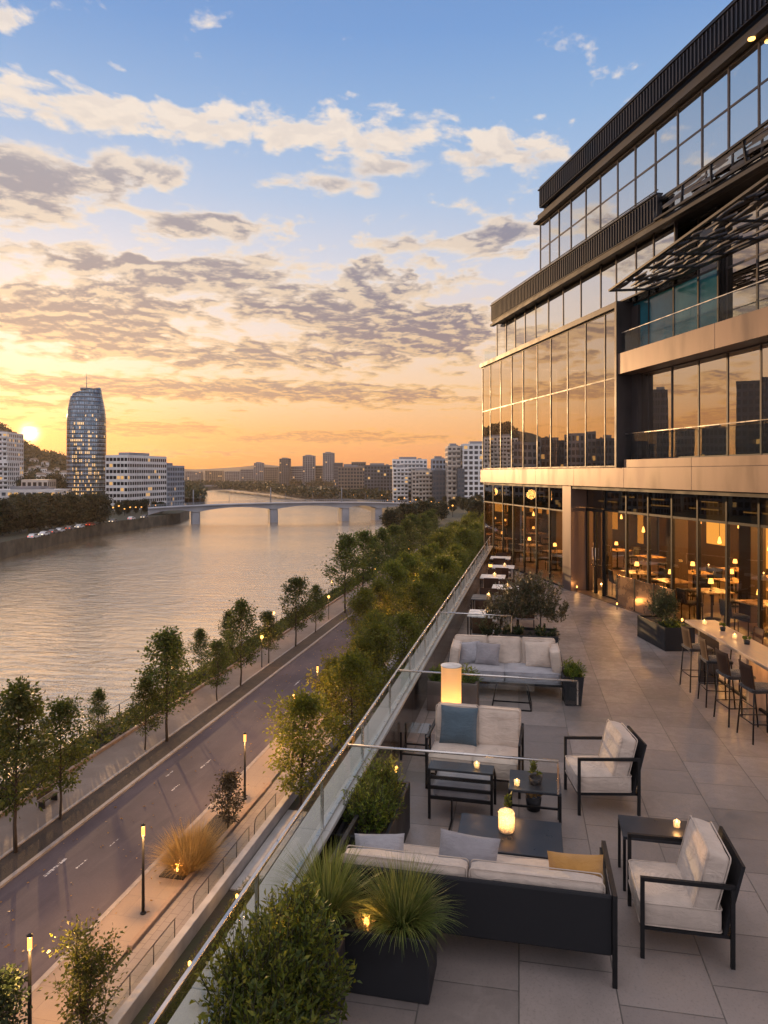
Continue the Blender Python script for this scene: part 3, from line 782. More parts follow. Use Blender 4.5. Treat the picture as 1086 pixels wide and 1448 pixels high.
def pillow(label, loc, w, h, t, mat, rx=0, ry=0, rz=0, seed=0):
    o = MB().pillow(w, h, t, None, 16, seed).build('throw_pillow', mat)
    o.location = loc; o.rotation_euler = Euler((rx, ry, rz)); tag(o, label, 'pillow', 'throw pillows on the sofas'); return o
q = G(812, 1228, .72)
pillow('mustard yellow pillow leaning at the end of the dark backed sofa', (q.x+.02, 5.80, .60), .44, .34, .17, M['yellow_fab'], R(-22), 0, R(4), 3)
pillow('pale grey pillow lying behind the grasses on the dark backed sofa', (-.55, 5.92, .575), .52, .40, .19, M['grey_fab'], R(-38), 0, R(-8), 5)
pillow('grey blue pillow standing at the planter end of the dark backed sofa', (-1.30, 5.93, .53), .44, .36, .18, M['grey_linen'], R(-55), 0, R(12), 8)
# --- armchairs (local: x to the back, open front at x=0, width along y)
def armchair(label, loc, rz, wd=.68, dp=.66, ah=.62):
    a = thing('armchair', label, 'armchair', loc, rz, 'armchairs with dark frames and cream cushions')
    e = .03
    for yy in (0, wd):
        f = MB()
        bars(f, [((0, yy, 0), (0, yy, ah)), ((dp, yy, 0), (dp, yy, ah))], e); f.bar((-e/2, yy, ah), (dp+e/2, yy, ah), e)
        f.build('arm', M['black'], a)
    MB().box(-.01, dp+.02, .018, wd-.018, .21, .235).build('seat_frame', M['black'], a)
    f = MB(); Mt = Tm((dp-.05, 0, .235), 0, R(14), 0)
    f.box(-.012, .012, .02, wd-.02, 0, .56, Mt, .0); f.build('backrest', M['charcoal'], a)
    cu_ = MB().cushion((dp*.44, wd/2, .33), (dp*.92, wd-.05, .19), .022, .032, 10, seed=2).build('seat_cushion', M['linen'], a); MB().piping((dp*.44, wd/2, .33), (dp*.92, wd-.05, .19), 'z').build('piping', M['linen'], cu_)
    cu_ = MB().cushion((0, 0, 0), (.19, wd-.07, .5), .0, .045, 12, Tm((dp-.145, wd/2, .60), 0, R(14), 0), seed=9, wr=.009).build('back_cushion', M['linen'], a); MB().piping((0, 0, 0), (.19, wd-.07, .5), 'x', M=Tm((dp-.145, wd/2, .60), 0, R(14), 0)).build('piping', M['linen'], cu_)
    return a
armchair('nearest cream armchair with dark tube arms beside the plain side table', (.83, 5.85, 0), R(1))
q = G(819, 1152.5, 0)
armchair('cream armchair further back, standing alone facing the square low table', (q.x, q.y, 0), R(11), .64, .66)
# --- loveseat facing the camera (local: front at y=0)
s = thing('loveseat', 'two seat cream sofa facing the coffee table with dark tube arms', 'sofa', (-1.27, 8.45, 0), R(-2))
Ls, Dp = 1.10, .74
f = MB(); e = .03
for x in (0, Ls):
    f = MB(); bars(f, [((x, 0, 0), (x, 0, .60)), ((x, Dp, 0), (x, Dp, .62))], e); f.bar((x, -e/2, .60), (x, Dp+e/2, .60), e); f.build('arm', M['black'], s)
MB().box(.016, Ls-.016, 0, Dp, .17, .2).build('seat_frame', M['black'], s)
MB().box(.03, Ls-.03, Dp-.03, Dp, .2, .62).build('back_panel', M['charcoal'], s)
for i in range(2):
    cu_ = MB().cushion((.02+(Ls-.04)*(i+.5)/2, .31, .30), ((Ls-.05)/2, .66, .2), .022, .032, 10, seed=12+i).build('seat_cushion', M['linen'], s); MB().piping((.02+(Ls-.04)*(i+.5)/2, .31, .30), ((Ls-.05)/2, .66, .2), 'z').build('piping', M['linen'], cu_)
    cu_ = MB().cushion((0, 0, 0), ((Ls-.05)/2, .2, .46), .0, .045, 12, Tm((.02+(Ls-.04)*(i+.5)/2, .60, .60), R(-9), 0, 0), seed=15+i, wr=.009).build('back_cushion', M['linen'], s); MB().piping((0, 0, 0), ((Ls-.05)/2, .2, .46), 'y', M=Tm((.02+(Ls-.04)*(i+.5)/2, .60, .60), R(-9), 0, 0)).build('piping', M['linen'], cu_)
pillow('dusty blue pillow leaning on the cream loveseat', (-.93, 8.90, .625), .47, .46, .17, M['blue_fab'], R(-14), R(2), R(2), 11)
# --- back sofa
s = thing('sofa', 'three seat cream sofa at the back in front of the big planter', 'sofa', (-1.45, 12.12, 0), R(2))
Ls, Dp = 1.92, .80
for x in (0, Ls): f = MB(); bars(f, [((x, 0, .0), (x, 0, .5)), ((x, Dp, 0), (x, Dp, .6)), ((x, 0, .5), (x, Dp, .6))], .03); f.build('arm', M['black'], s)
MB().box(.0, Ls, 0, Dp, .21, .25, None, .01).build('seat_frame', M['black'], s)
MB().box(.02, Ls-.02, Dp-.04, Dp-.005, .25, .66).build('back_panel', M['charcoal'], s)
for i in range(2):
    cu_ = MB().cushion((.02+(Ls-.04)*(i+.5)/2, .37, .34), ((Ls-.06)/2, .72, .19), .022, .032, 10, seed=20+i).build('seat_cushion', M['grey_linen'], s); MB().piping((.02+(Ls-.04)*(i+.5)/2, .37, .34), ((Ls-.06)/2, .72, .19), 'z').build('piping', M['grey_linen'], cu_)
for i in range(3):
    cu_ = MB().cushion((0, 0, 0), (.575, .19, .46), 0, .045, 11, Tm((.36+.59*i, .66, .64), R(-8), 0, 0), seed=24+i, wr=.008).build('back_cushion', M['linen'], s); MB().piping((0, 0, 0), (.575, .19, .46), 'y', M=Tm((.36+.59*i, .66, .64), R(-8), 0, 0)).build('piping', M['linen'], cu_)
for x, an in ((.10, R(7)), (Ls-.10, R(-7))):
    cu_ = MB().cushion((0, 0, 0), (.17, .62, .40), 0, .045, 11, Tm((x, .38, .60), 0, an, 0), seed=30, wr=.008).build('side_cushion', M['linen'], s); MB().piping((0, 0, 0), (.17, .62, .40), 'x', M=Tm((x, .38, .60), 0, an, 0)).build('piping', M['linen'], cu_)
pillow('square cream pillow at the right of the back sofa', (.07, 12.56, .655), .46, .44, .16, M['linen'], R(-16), R(-3), R(-2), 21)
pillow('grey blue pillow on the back sofa beside the pale one', (-.80, 12.52, .63), .42, .38, .15, M['grey_fab'], R(-20), R(5), R(5), 22)
pillow('pale grey pillow in the far corner of the back sofa', (-1.12, 12.54, .63), .42, .38, .15, M['grey_linen'], R(-18), R(-4), R(14), 23)
# --- tables
def table(name, label, x0, x1, y0, y1, h, cat='table', low=True, top='tabletop', tk=.03, group='low tables between the seats', e=.025):
    t_ = thing(name, label, cat, ((x0+x1)/2, (y0+y1)/2, 0), 0, group)
    a, b = (x1-x0)/2, (y1-y0)/2
    MB().box(-a, a, -b, b, h-tk, h, None, .004).build('tabletop', M[top], t_)
    for sx in (-1, 1):
        for sy in (-1, 1):
            MB().bar((sx*(a-e/2), sy*(b-e/2), 0), (sx*(a-e/2), sy*(b-e/2), h-tk), e).build('leg', M['black'], t_)
    f = MB()
    if low:
        zz_ = h*.22
        f.bar((-a+e, b-e/2, zz_), (a-e, b-e/2, zz_), e*.8); f.bar((-a+e, -b+e/2, zz_), (a-e, -b+e/2, zz_), e*.8)
        for sx in (-1, 1): f.bar((sx*(a-e/2), -b+e, zz_), (sx*(a-e/2), b-e, zz_), e*.8)
        f.build('stretcher', M['black'], t_)
    return t_
ct = table('coffee_table', 'wide dark coffee table carrying the lit glass candle lantern', -.72, .26, 6.5, 7.17, .36, 'coffee table', False, tk=.045)
MB().box(-.40, .40, -.25, .25, .04, .07).build('lower_shelf', M['black'], ct)
table('side_table', 'square dark low table with a small potted plant on top', -.265, .275, 7.5, 8.0, .5)
table('side_table', 'plain dark side table standing behind the nearest armchair', .79, 1.42, 6.74, 7.16, .5, low=False)
t_ = table('side_table', 'small glass topped wire table by the parapet near the loveseat', -1.74, -1.38, 9.2, 9.58, .38, top='glass_low', tk=.012)
# slatted seat seen from behind
b_ = thing('slatted_chair', 'low dark slatted chair turned towards the loveseat', 'chair', (-1.13, 7.72, 0), R(-1))
Wd = .68
for x in (0, Wd): f = MB(); bars(f, [((x, 0, 0), (x, 0, .55)), ((x, .2, .53), (x, .5, .33)), ((x, .5, 0), (x, .5, .33))], .028); f.build('side_frame', M['black'], b_)
MB().box(-.014, Wd+.014, -.014, .21, .535, .56, None, .004).build('top_board', M['tabletop'], b_)
f = MB()
for zz_ in (.44, .33, .22): f.box(.014, Wd-.014, -.01, .012, zz_, zz_+.035)
f.build('backrest', M['black'], b_)
cu_ = MB().cushion((Wd/2, .26, .29), (Wd-.06, .44, .12), .01, .04, 8).build('seat_cushion', M['grey_linen'], b_); MB().piping((Wd/2, .26, .29), (Wd-.06, .44, .12), 'z').build('piping', M['grey_linen'], cu_)
f = MB()
for y_ in (-.22, -.02): pass
f.tube([(.26, -.28, .0), (.26, -.28, .02)], .01); bars(f, [((.25, -.30, .012), (.25, -.02, .012)), ((.25, -.02, .012), (.25, -.02, .24)), ((.25, -.30, .012), (.45, -.30, .012))], .018)
f.build('footrest', M['black'], b_)
# glass topped low table in front of the back sofa
g_ = thing('glass_table', 'low glass topped table with black sled base before the back sofa', 'coffee table', (-.36, 11.7, 0), 0, 'low tables between the seats')
f = MB(); a, b = .31, .2
bars(f, [((-a, -b, .012), (a, -b, .012)), ((a, -b, .012), (a, b, .012)), ((a, b, .012), (-a, b, .012)), ((-a, b, .012), (-a, -b, .012))]+[((x, y_, .02), (x*.8, y_*.8, .33)) for x in (-a, a) for y_ in (-b, b)], .018)
f.build('base', M['black'], g_); MB().box(-.36, .36, -.25, .25, .332, .342).build('tabletop', M['glass_low'], g_)
# --- cylinder lantern
def lantern_mat():
    m, t = newmat('lantern_shade')
    zc = t.n('ShaderNodeSeparateXYZ', {0: t.co()}).outputs[2]
    tl = t.n('ShaderNodeBsdfTranslucent', {'Color': (.9, .72, .45, 1)}).outputs[0]
    df = t.pbsdf(Base_Color=(.72, .62, .48, 1), Roughness=.6)
    t.out(t.n('ShaderNodeMixShader', {0: .65, 1: df, 2: tl}).outputs[0]); return m
M['shade'] = lantern_mat()
l_ = thing('floor_lantern', 'tall glowing cylinder lantern standing behind the loveseat', 'lantern', (-1.09, 9.47, 0))
f = MB(); n = 40; r_ = .135; hh = 1.22; vs = []; fs = []
for k_ in range(13):
    for j in range(n): a = 2*math.pi*j/n; vs.append((r_*math.cos(a), r_*math.sin(a), .04+(hh-.04)*k_/12))
for k_ in range(12):
    for j in range(n): fs.append((k_*n+j, k_*n+(j+1) % n, k_*n+n+(j+1) % n, k_*n+n+j))
f.add(vs, fs, True); f.build('shade', M['shade'], l_)
MB().lathe([(r_+.006, .0), (r_+.006, .045), (r_*.3, .046)], n=40).build('base', M['planter_warm'], l_)
f = MB(); f.lathe([(r_-.004, hh-.012), (r_+.004, hh-.008), (r_+.004, hh+.004), (r_-.01, hh+.004)], n=40); f.build('rim', M['planter_white'], l_)
MB().lathe([(.02, .05), (.022, .2), (.012, .26), (.004, .27)], n=12).build('bulb', M['bulbglow'], l_)
lamp('lantern_light', (0, 0, .34), LANT, WARM, .05, l_)
# --- candle lantern on the coffee table
q = G(716, 1178, .36)
c_ = thing('candle_lantern', 'cut glass candle jar glowing on the wide coffee table', 'lantern', (q.x, q.y+.04, .361)); c_.scale = (.9, .9, .86)
MB().lathe([(.076, 0), (.086, .02), (.086, .205), (.078, .225), (.070, .225), (.080, .2), (.080, .03)], n=24).build('glass_jar', M['glassfrost'], c_)
MB().lathe([(.04, .03), (.04, .09), (.03, .092)], n=14).build('candle', M['candle'], c_)
MB().lathe([(.004, .095), (.010, .108), (.006, .125), (.001, .14)], n=8).build('flame', M['flame'], c_)
lamp('candle_light', (0, 0, .15), 3.2, WARM, .02, c_)
def potplant(label, loc, r, h, ph, seed, pot='planter', leaf='leaf_terrace', n=160, L=.05, W=.022):
    p_ = thing('potted_plant', label, 'potted plant', loc, 0, 'small potted plants on the tables')
    MB().lathe([(r*.8, 0), (r, h), (r*.86, h), (r*.8, h*.8)], n=16).build('pot', M[pot], p_)
    bush_leaves('foliage', M[leaf], seed, n, [(0, 0, h+ph*.5, r*1.15, r*1.15, ph*.55)], L, W, p_, M['twig'])
    return p_
potplant('sprig of green leaves standing at the glass candle jar', (q.x+.0, q.y+.17, .361), .035, .10, .26, 3, n=90, L=.045)
q = G(757, 1108, .5); potplant('small dark bowl of greenery on the square low table', (q.x, q.y, .501), .075, .07, .16, 4, n=120)
q = G(757, 1158, 0); potplant('pot of pale flowers on the paving beyond the coffee table', (q.x-.02, q.y+.22, .001), .09, .14, .2, 6, 'planter', 'straw', 150, .06, .03)
# --- small candles
def candle(label, loc, pw=.5, s=1.0, group='small tea light candles'):
    c = thing('tea_light', label, 'candle', loc, 0, group)
    MB().lathe([(.028*s, 0), (.033*s, .055*s), (.029*s, .055*s), (.025*s, .012*s)], n=14).build('glass', M['glassfrost'], c)
    MB().lathe([(.004*s, .02*s), (.010*s, .035*s), (.006*s, .055*s), (.001, .075*s)], n=8).build('flame', M['flame'], c)
    if pw: lamp('candle_light', (0, 0, .09*s), pw, WARM, .02, c)
    return c
candle('tea light burning on the plain side table behind the nearest armchair', (1.30, 7.02, .501), 1.2)
candle('tea light at the rear edge of the square low table', (-.18, 7.6, .501), .8)
candle('tea light on the arm height board of the slatted chair', (-.62, 7.82, .561), .5)
# --- planters
def planter(label, x0, x1, y0, y1, h, mat='planter', rz=None, loc=None, group='dark box planters', tp=0.0):
    cx_, cy2 = (x0+x1)/2, (y0+y1)/2
    p_ = thing('planter', label, 'planter', loc or (cx_, cy2, 0), rz or 0, group)
    a, b, tt = (x1-x0)/2, (y1-y0)/2, .035
    f = MB(); f.box(-a, a, -b, -b+tt, .004, h, None, .006); f.box(-a, a, b-tt, b, .004, h, None, .006)
    f.box(-a, -a+tt, -b+tt+.001, b-tt-.001, .004, h, None, .006); f.box(a-tt, a, -b+tt+.001, b-tt-.001, .004, h, None, .006)
    f.build('box', M[mat], p_)
    MB().box(-a+tt-.004, a-tt+.004, -b+tt-.004, b-tt+.004, .02, h-.05).build('soil', M['soil'], p_)
    return p_
def shrub(name, label, cat, loc, blobs, n, L, W, seed, leaf='leaf_terrace', group='shrubs in the terrace planters'):
    s_ = thing(name, label, cat, loc, 0, group)
    bush_leaves('foliage', M[leaf], seed, n, blobs, L, W, s_, M['twig']); return s_
planter('dark box planter at the bottom left corner by the parapet', -1.78, -1.33, 3.3, 4.92, .47)
rs = random.Random(3)
shrub('shrub', 'bushy bright green shrub with oval leaves nearest to the camera', 'shrub', (-1.56, 3.95, .42), [(-.02, .50, .26, .36, .32, .42), (-.1, .12, .30, .36, .34, .46), (.02, -.28, .24, .36, .34, .40), (.14, .30, .16, .32, .34, .28), (-.08, .72, .20, .28, .2, .46), (.10, -.05, .12, .36, .4, .26)], 15000, .048, .019, 21)
shrub('shrub', 'upright yellow green conifer shrub behind the nearest shrub', 'shrub', (-1.60, 4.72, .42), [(0, 0, .25, .16, .14, .42)], 1500, .05, .012, 22)
planter('dark box planter with two grass clumps behind the dark backed sofa', -1.76, -.735, 5.0, 5.42, .46)
def clump(label, loc, seed, n, L, base, wd, spread, mat='grass', group='ornamental grasses in the planters'):
    g_ = grass_obj('ornamental_grass', M[mat], seed, n, L, base, wd, spread); g_.location = loc
    return tag(g_, label, 'grass clump', group)
clump('round clump of arching grass at the sofa end of its planter', (-.97, 5.2, .42), 31, 1500, .44, .07, .006, 1.55)
clump('taller upright clump of grass at the parapet end of its planter', (-1.55, 5.22, .42), 32, 1300, .48, .07, .006, 1.3)
potplant_l = thing('flower_tuft', 'tuft of amber flowers lit by a spike light between the grass clumps', 'flowers', (-1.22, 5.08, .41))
bush_leaves('foliage', M['straw'], 35, 160, [(0, 0, .07, .10, .08, .10)], .05, .02, potplant_l, M['twig'])
def spike(label, loc, pw=2.0, s=1.0):
    c = thing('spike_light', label, 'garden light', loc, 0, 'small garden spike lights')
    MB().tube([(0, 0, -.1*s), (0, 0, .04*s)], .006*s, 6).build('stake', M['black'], c)
    MB().lathe([(.014*s, .04*s), (.02*s, .06*s), (.02*s, .085*s), (.008*s, .1*s)], n=10).build('bulb', M['bulbglow'], c)
    lamp('spike_glow', (0, 0, .13*s), pw, WARM, .03, c); return c
spike('spike light glowing among the amber flowers of the grass planter', (-1.2, 4.99+.04, .45), 1.6)
spike('spike light glowing in the nearest shrub', (-1.70, 4.55, .60), 2.2)
spike('spike light behind the fine leaved bush at the parapet', (-1.42, 7.30, .62), 2.0)
planter('dark box planter holding the fine leaved bush by the parapet', -1.78, -1.30, 6.22, 7.46, .5)
g_ = thing('shrub', 'dense fine leaved bush in the planter left of the coffee table', 'shrub', (-1.54, 6.82, .44), 0, 'shrubs in the terrace planters')
bush_leaves('foliage', M['leaf_terrace'], 41, 7000, [(-.02, -.22, .20, .25, .34, .34), (0, .24, .22, .25, .34, .36), (.05, 0, .12, .24, .5, .22)], .042, .011, g_, M['twig'])
planter('warm grey box planter half hidden behind the tall lantern', -1.68, -.88, 11.2, 11.62, .47, 'planter_warm')
shrub('shrub', 'low green bush in the planter behind the tall lantern', 'shrub', (-1.28, 11.41, .42), [(-.2, 0, .12, .26, .2, .24), (.2, 0, .12, .26, .2, .24)], 1500, .06, .016, 45)
q = G(810, 1000, 0)
p_ = thing('planter', 'tapered dark pot standing at the right end of the back sofa', 'planter', (q.x, q.y+.18, 0), R(5), 'dark box planters')
f = MB()
def ringbox(z, a): return [(-a, -a, z), (a, -a, z), (a, a, z), (-a, a, z)]
vs = ringbox(.004, .125)+ringbox(.48, .165)+ringbox(.48, .14)+ringbox(.42, .135)
f.add(vs, [(3, 2, 1, 0)]+[(k_*4+j, k_*4+(j+1) % 4, k_*4+4+(j+1) % 4, k_*4+4+j) for k_ in range(3) for j in range(4)]); f.build('box', M['planter'], p_)
MB().box(-.134, .134, -.134, .134, .35, .43).build('soil', M['soil'], p_)
shrub('shrub', 'small spiky green plant in the tapered pot', 'shrub', (q.x, q.y+.18, .42), [(0, 0, .12, .2, .2, .24)], 700, .075, .018, 47)
planter('long grey planter at the back holding the flowering tree shrub', -.66, .46, 14.1, 14.9, .62, 'planter')
planter('small white planter beside the long grey planter', -.98, -.70, 14.15, 14.6, .5, 'planter_white')
shrub('flowering_shrub', 'large open flowering shrub rising above the back sofa', 'shrub', (-.1, 14.5, .55), [(-.35, 0, .65, .5, .45, .6), (.25, 0, .75, .5, .45, .65), (-.05, .1, 1.0, .5, .45, .42), (.5, .0, .5, .32, .35, .4), (-.7, 0, .55, .3, .3, .5)], 4200, .07, .032, 51, 'leaf_olive')
shrub('shrub', 'low dark green underplanting around the flowering shrub', 'shrub', (-.1, 14.4, .55), [(-.35, 0, .06, .3, .25, .24), (.3, 0, .06, .3, .25, .24), (-.8, 0, .1, .25, .2, .3)], 1300, .07, .03, 52, 'leaf_dark')
ang = math.atan2(1.33, -.38)-R(90)
q = G(940.6, 921.4, 0)
Mx = Matrix.Rotation(ang, 4, 'Z')
ctr = q+Mx@Vector((.33, .70, 0))
planter('long dark planter against the restaurant windows by the bar table', -.33, .33, -.70, .70, .5, 'planter', ang, tuple(ctr))
s_ = shrub('shrub', 'dark silvery bush in the long planter by the restaurant windows', 'shrub', (ctr.x, ctr.y, .45), [(0, .25, .42, .36, .36, .50), (-.05, -.1, .45, .34, .34, .55), (.1, .5, .3, .3, .3, .4), (0, -.45, .12, .3, .25, .22)], 3200, .06, .02, 55, 'leaf_dark')
shrub('shrub', 'bright green low plant at the front end of the window planter', 'shrub', tuple(q+Mx@Vector((.30, .22, .45))), [(0, 0, .06, .26, .2, .16)], 500, .06, .03, 56)
spike('spike light at the foot of the window planter bush', tuple(q+Mx@Vector((.50, .25, .55))), 2.0)
# --- bar table and stools
qa, qb = G(968, 876, 1.05), G(1086, 944.6, 1.05)
d = (qb-qa); ang = math.atan2(d.y, d.x)
L_ = d.length+1.9
bt = thing('bar_table', 'long high bar table with warm wood top along the windows', 'bar table', (qa.x, qa.y, 0), ang)
MB().box(0, L_, 0, .56, 1.0, 1.05, None, .008).build('tabletop', M['bartop'], bt)
for x in (.35, L_*.45, L_-1.75):
    MB().box(x, x+.08, .12, .46, .003, .999).build('leg', M['bronze_dark'] if x < 2 else M['bartop'], bt)
MB().box(.5, L_-.3, .27, .31, .16, .2).build('foot_rail', M['black'], bt)
MB().box(.3, L_-.2, .50, .53, .975, .998).build('added_glow_strip', M['bulbglow'], bt)  # added glowing strip, no known fitting; gives the warm light on the paving
for x in (1.2, 2.8, 4.3): lamp('added_floor_glow', (x, .42, .93), 9, WARM, .1, bt)  # added point lights that warm the floor below the bar table
Mb = Matrix.Rotation(ang, 4, 'Z'); Mb.translation = qa
def stool():
    s_ = thing('bar_stool', 'bar stool', 'bar stool', (0, 0, 0), 0, 'bar stools along the bar table')
    a = .20
    for sx in (-1, 1):
        for sy in (-1, 1):
            MB().tube([(sx*(a+.03), sy*(a+.02), 0), (sx*(a-.02), sy*(a-.02), .70)], .012, 6).build('leg', M['black'], s_)
    f = MB(); z_ = .27
    for p, q_ in (((-1, -1), (1, -1)), ((1, -1), (1, 1)), ((1, 1), (-1, 1)), ((-1, 1), (-1, -1))):
        f.tube([(p[0]*(a+.01), p[1]*(a+.005), z_), (q_[0]*(a+.01), q_[1]*(a+.005), z_)], .008, 6)
    f.build('footrest', M['black'], s_)
    MB().cushion((0, 0, .725), (.42, .42, .06), .01, .025, 8).build('seat', M['seat_dark'], s_)
    f = MB(); vs = []; n = 8
    for k_ in range(7):
        for j in range(n+1):
            u_ = 2*j/n-1; zz_ = .73+.36*k_/6
            vs.append((u_*.185, -.205-.05*(k_/6)+.03*u_*u_-.0, zz_))
    for k_ in range(7):
        for j in range(n+1):
            u_ = 2*j/n-1; vs.append((u_*.185, -.190-.05*(k_/6)+.03*u_*u_, .73+.36*k_/6))
    fs = []; o_ = 7*(n+1)
    for k_ in range(6):
        for j in range(n):
            q4 = (k_*(n+1)+j, k_*(n+1)+j+1, (k_+1)*(n+1)+j+1, (k_+1)*(n+1)+j); fs.append(q4); fs.append(tuple(i+o_ for i in q4[::-1]))
    for k_ in range(6):
        for j in (0, n): fs.append((k_*(n+1)+j, (k_+1)*(n+1)+j, o_+(k_+1)*(n+1)+j, o_+k_*(n+1)+j))
    for j in range(n):
        fs.append((j, j+1, o_+j+1, o_+j)); b_ = 6*(n+1); fs.append((b_+j, b_+j+1, o_+b_+j+1, o_+b_+j))
    f.add(vs, fs, True); f.build('backrest', M['sling'], s_)
    return s_
st0 = stool(); spots = [(968, 975.5), (993, 997), (1019, 1023), (1053, 1047)]
labs = ['farthest bar stool, at the planter end of the bar table', 'second bar stool counted from the window planter', 'third bar stool counted from the window planter', 'nearest bar stool on the terrace side of the bar table']
for i, (px, py) in enumerate(spots):
    q = G(px, py, 0); loc = (q.x+.24, q.y+.26 if False else q.y+.12, 0)
    o = st0 if i == 0 else dup(st0, loc, ang+R(rnd.uniform(-6, 6)))
    o.location = loc; o.rotation_euler = (0, 0, ang+R(rnd.uniform(-6, 6))); o['label'] = labs[i]
for i, x in enumerate((.9, 2.2)):
    q = Mb @ Vector((x, .74, 0)); dup(st0, (q.x, q.y, 0), ang+R(180), ['bar stool on the window side, beyond the planter end of the bar table', 'bar stool on the window side at the middle of the bar table'][i])
for i, (px, py) in enumerate(((996, 883), (1039, 903))):
    q = G(px, py, 1.05); candle(['tea light near the far end of the bar table', 'tea light at the middle of the bar table'][i], (q.x, q.y, 1.051), 1.0, 1.25)
for i, (px, py) in enumerate(((1022, 892), (1056, 911))):
    q = G(px, py, 1.05); potplant(['small dark plant bowl on the far half of the bar table', 'small green pot between tea light and frame edge on the bar table'][i], (q.x, q.y, 1.051), .05, .06, .08, 60+i, n=70, L=.035)
# --- far dining corner
def dining_chair(mat='black'):
    c = thing('terrace_chair', 'terrace chair', 'chair', (0, 0, 0), 0, 'chairs at the far terrace tables')
    MB().cushion((0, 0, .45), (.44, .44, .05), .0, .02, 5).build('seat', M['grey_linen'], c)
    MB().box(-.21, .21, -.22, -.195, .5, .84, Tm(rx=R(6)), .008).build('backrest', M['sling'], c)
    for sx in (-1, 1):
        for sy in (-1, 1): MB().tube([(sx*.19, sy*.19, 0), (sx*.19, sy*.19, .43)], .012, 5).build('leg', M['black'], c)
    return c
dc = dining_chair(); first = True
def dtable(label, x, y, n=2, top='white'):
    global first
    t_ = table('terrace_table', label, x-.36, x+.36, y-.36, y+.36, .74, 'table', False, top, group='dining tables at the far end of the terrace')
    return t_
fd = [(-1.05, 15.6, 'white'), (-1.15, 17.6, 'tabletop'), (-.75, 19.3, 'white'), (-1.2, 21.2, 'white'), (-.2, 17.4, 'tabletop'), (-1.0, 23.5, 'white'), (-.1, 20.4, 'tabletop'), (-1.2, 26.0, 'white')]
wh = ['just past the far glass screen', 'second past the far glass screen', 'beside the flowering shrub', 'fourth along the parapet', 'behind the flowering shrub', 'fifth along the parapet', 'near the brown column', 'at the very end of the terrace']
for i, (x, y, tp) in enumerate(fd):
    dtable(('white' if tp == 'white' else 'dark')+' topped dining table '+wh[i], x, y, 2, tp)
    for k_, (dx, dy, rz) in enumerate(((0, -.62, 0), (0, .62, math.pi))):
        loc = (x+dx, y+dy, 0)
        lab = ('near' if k_ == 0 else 'far')+' side chair at the dining table '+wh[i]
        if first: dc.location = loc; dc.rotation_euler = (0, 0, rz); dc['label'] = lab; first = False
        else: dup(dc, loc, rz, lab)
    if i in (0, 1, 2, 3, 5, 6): candle('tea light on the dining table '+wh[i], (x+.05, y, .741), .9 if i < 4 else 0, 1.6)
q = G(690, 845, 0)
b_ = thing('bollard_light', 'dark bollard lamp at the far end of the terrace by the glass corner', 'lamp', (-1.35, 22.4, 0))
MB().lathe([(.05, .003), (.05, .95), (.03, 1.0)], n=12).build('post', M['black'], b_)
MB().lathe([(.052, .86), (.055, .88), (.055, .92), (.052, .94)], n=12).build('lamp_band', M['bulbglow'], b_)
# ---------------------------------------------------------------- the glass office building
A0 = G(797, 832, 0)
FD = math.atan2(543-345, 1000)                    # facade direction, left of the axis
fe = Vector((math.sin(FD)*CS+math.cos(FD)*SN, math.sin(FD)*SN-math.cos(FD)*CS, 0))   # along the facade towards the camera
FROT = math.atan2(fe.y, fe.x)
D0f = A0.y*0+F*H/(832-HOR)
ib = Matrix.Translation((A0.x, A0.y, 0)) @ Matrix.Rotation(FROT, 4, 'Z'); ibi = ib.inverted()
def LP(px, py, yl):
    c_ = ibi @ Vector((0, 0, H)); d_ = (ibi @ P(px, py, 10.0))-c_
    return c_+d_*((yl-c_.y)/d_.y)
def S(px, yl=0.0): return LP(px, HOR, yl).x
bl = thing('office_building', 'glass office building with bronze bands, ribbed dark parapets and a lit restaurant', 'building', (A0.x, A0.y, 0), FROT)
SE, DEP = 19.0, 14.0
SL = S(683)
paneM = {}; rp = random.Random(77)
def pane(name, x0, x1, z0, z1, y, mat):
    w_, h_ = round(x1-x0, 3), round(z1-z0, 3); key = (name, w_, h_, mat.name)
    if key not in paneM:
        o = MB().box(0, w_, -.006, .006, 0, h_).build(name, mat, bl); paneM[key] = o
    else:
        o = paneM[key].copy(); link(o, bl)
    o.location = (x0, y, z0); o.rotation_euler = (rp.uniform(-.0035, .0035), 0, rp.uniform(-.004, .004)); return o
def glazing(name, xs, zs, y, mat, fname, fmat, mw=.05, md=.10, zmats=None, skip=None):
    f = MB()
    for i in range(len(xs)-1):
        for j in range(len(zs)-1):
            if skip and skip(i, j): continue
            pane(name if not zmats or zmats[j] is None else zmats[j][0], xs[i]+mw/2, xs[i+1]-mw/2, zs[j]+mw/2, zs[j+1]-mw/2, y, mat if not zmats or zmats[j] is None else zmats[j][1])
    for x in xs: f.box(x-mw/2, x+mw/2, y-.025, y+md*.5, zs[0], zs[-1])
    for z_ in zs: f.box(xs[0]+mw/2+.001, xs[-1]-mw/2-.001, y-.018, y+md*.4, z_-mw/2, z_+mw/2)
    return f.build(fname, fmat, bl)
def lin(a, b, n): return [a+(b-a)*i/n for i in range(n+1)]
S3 = S(877)
Z0, ZB0, ZB1, ZT = 0.0, 3.40, 3.95, 8.53
# ground floor: left wing flush, entrance and restaurant set back
colx0, colx1 = S(796), S(808)
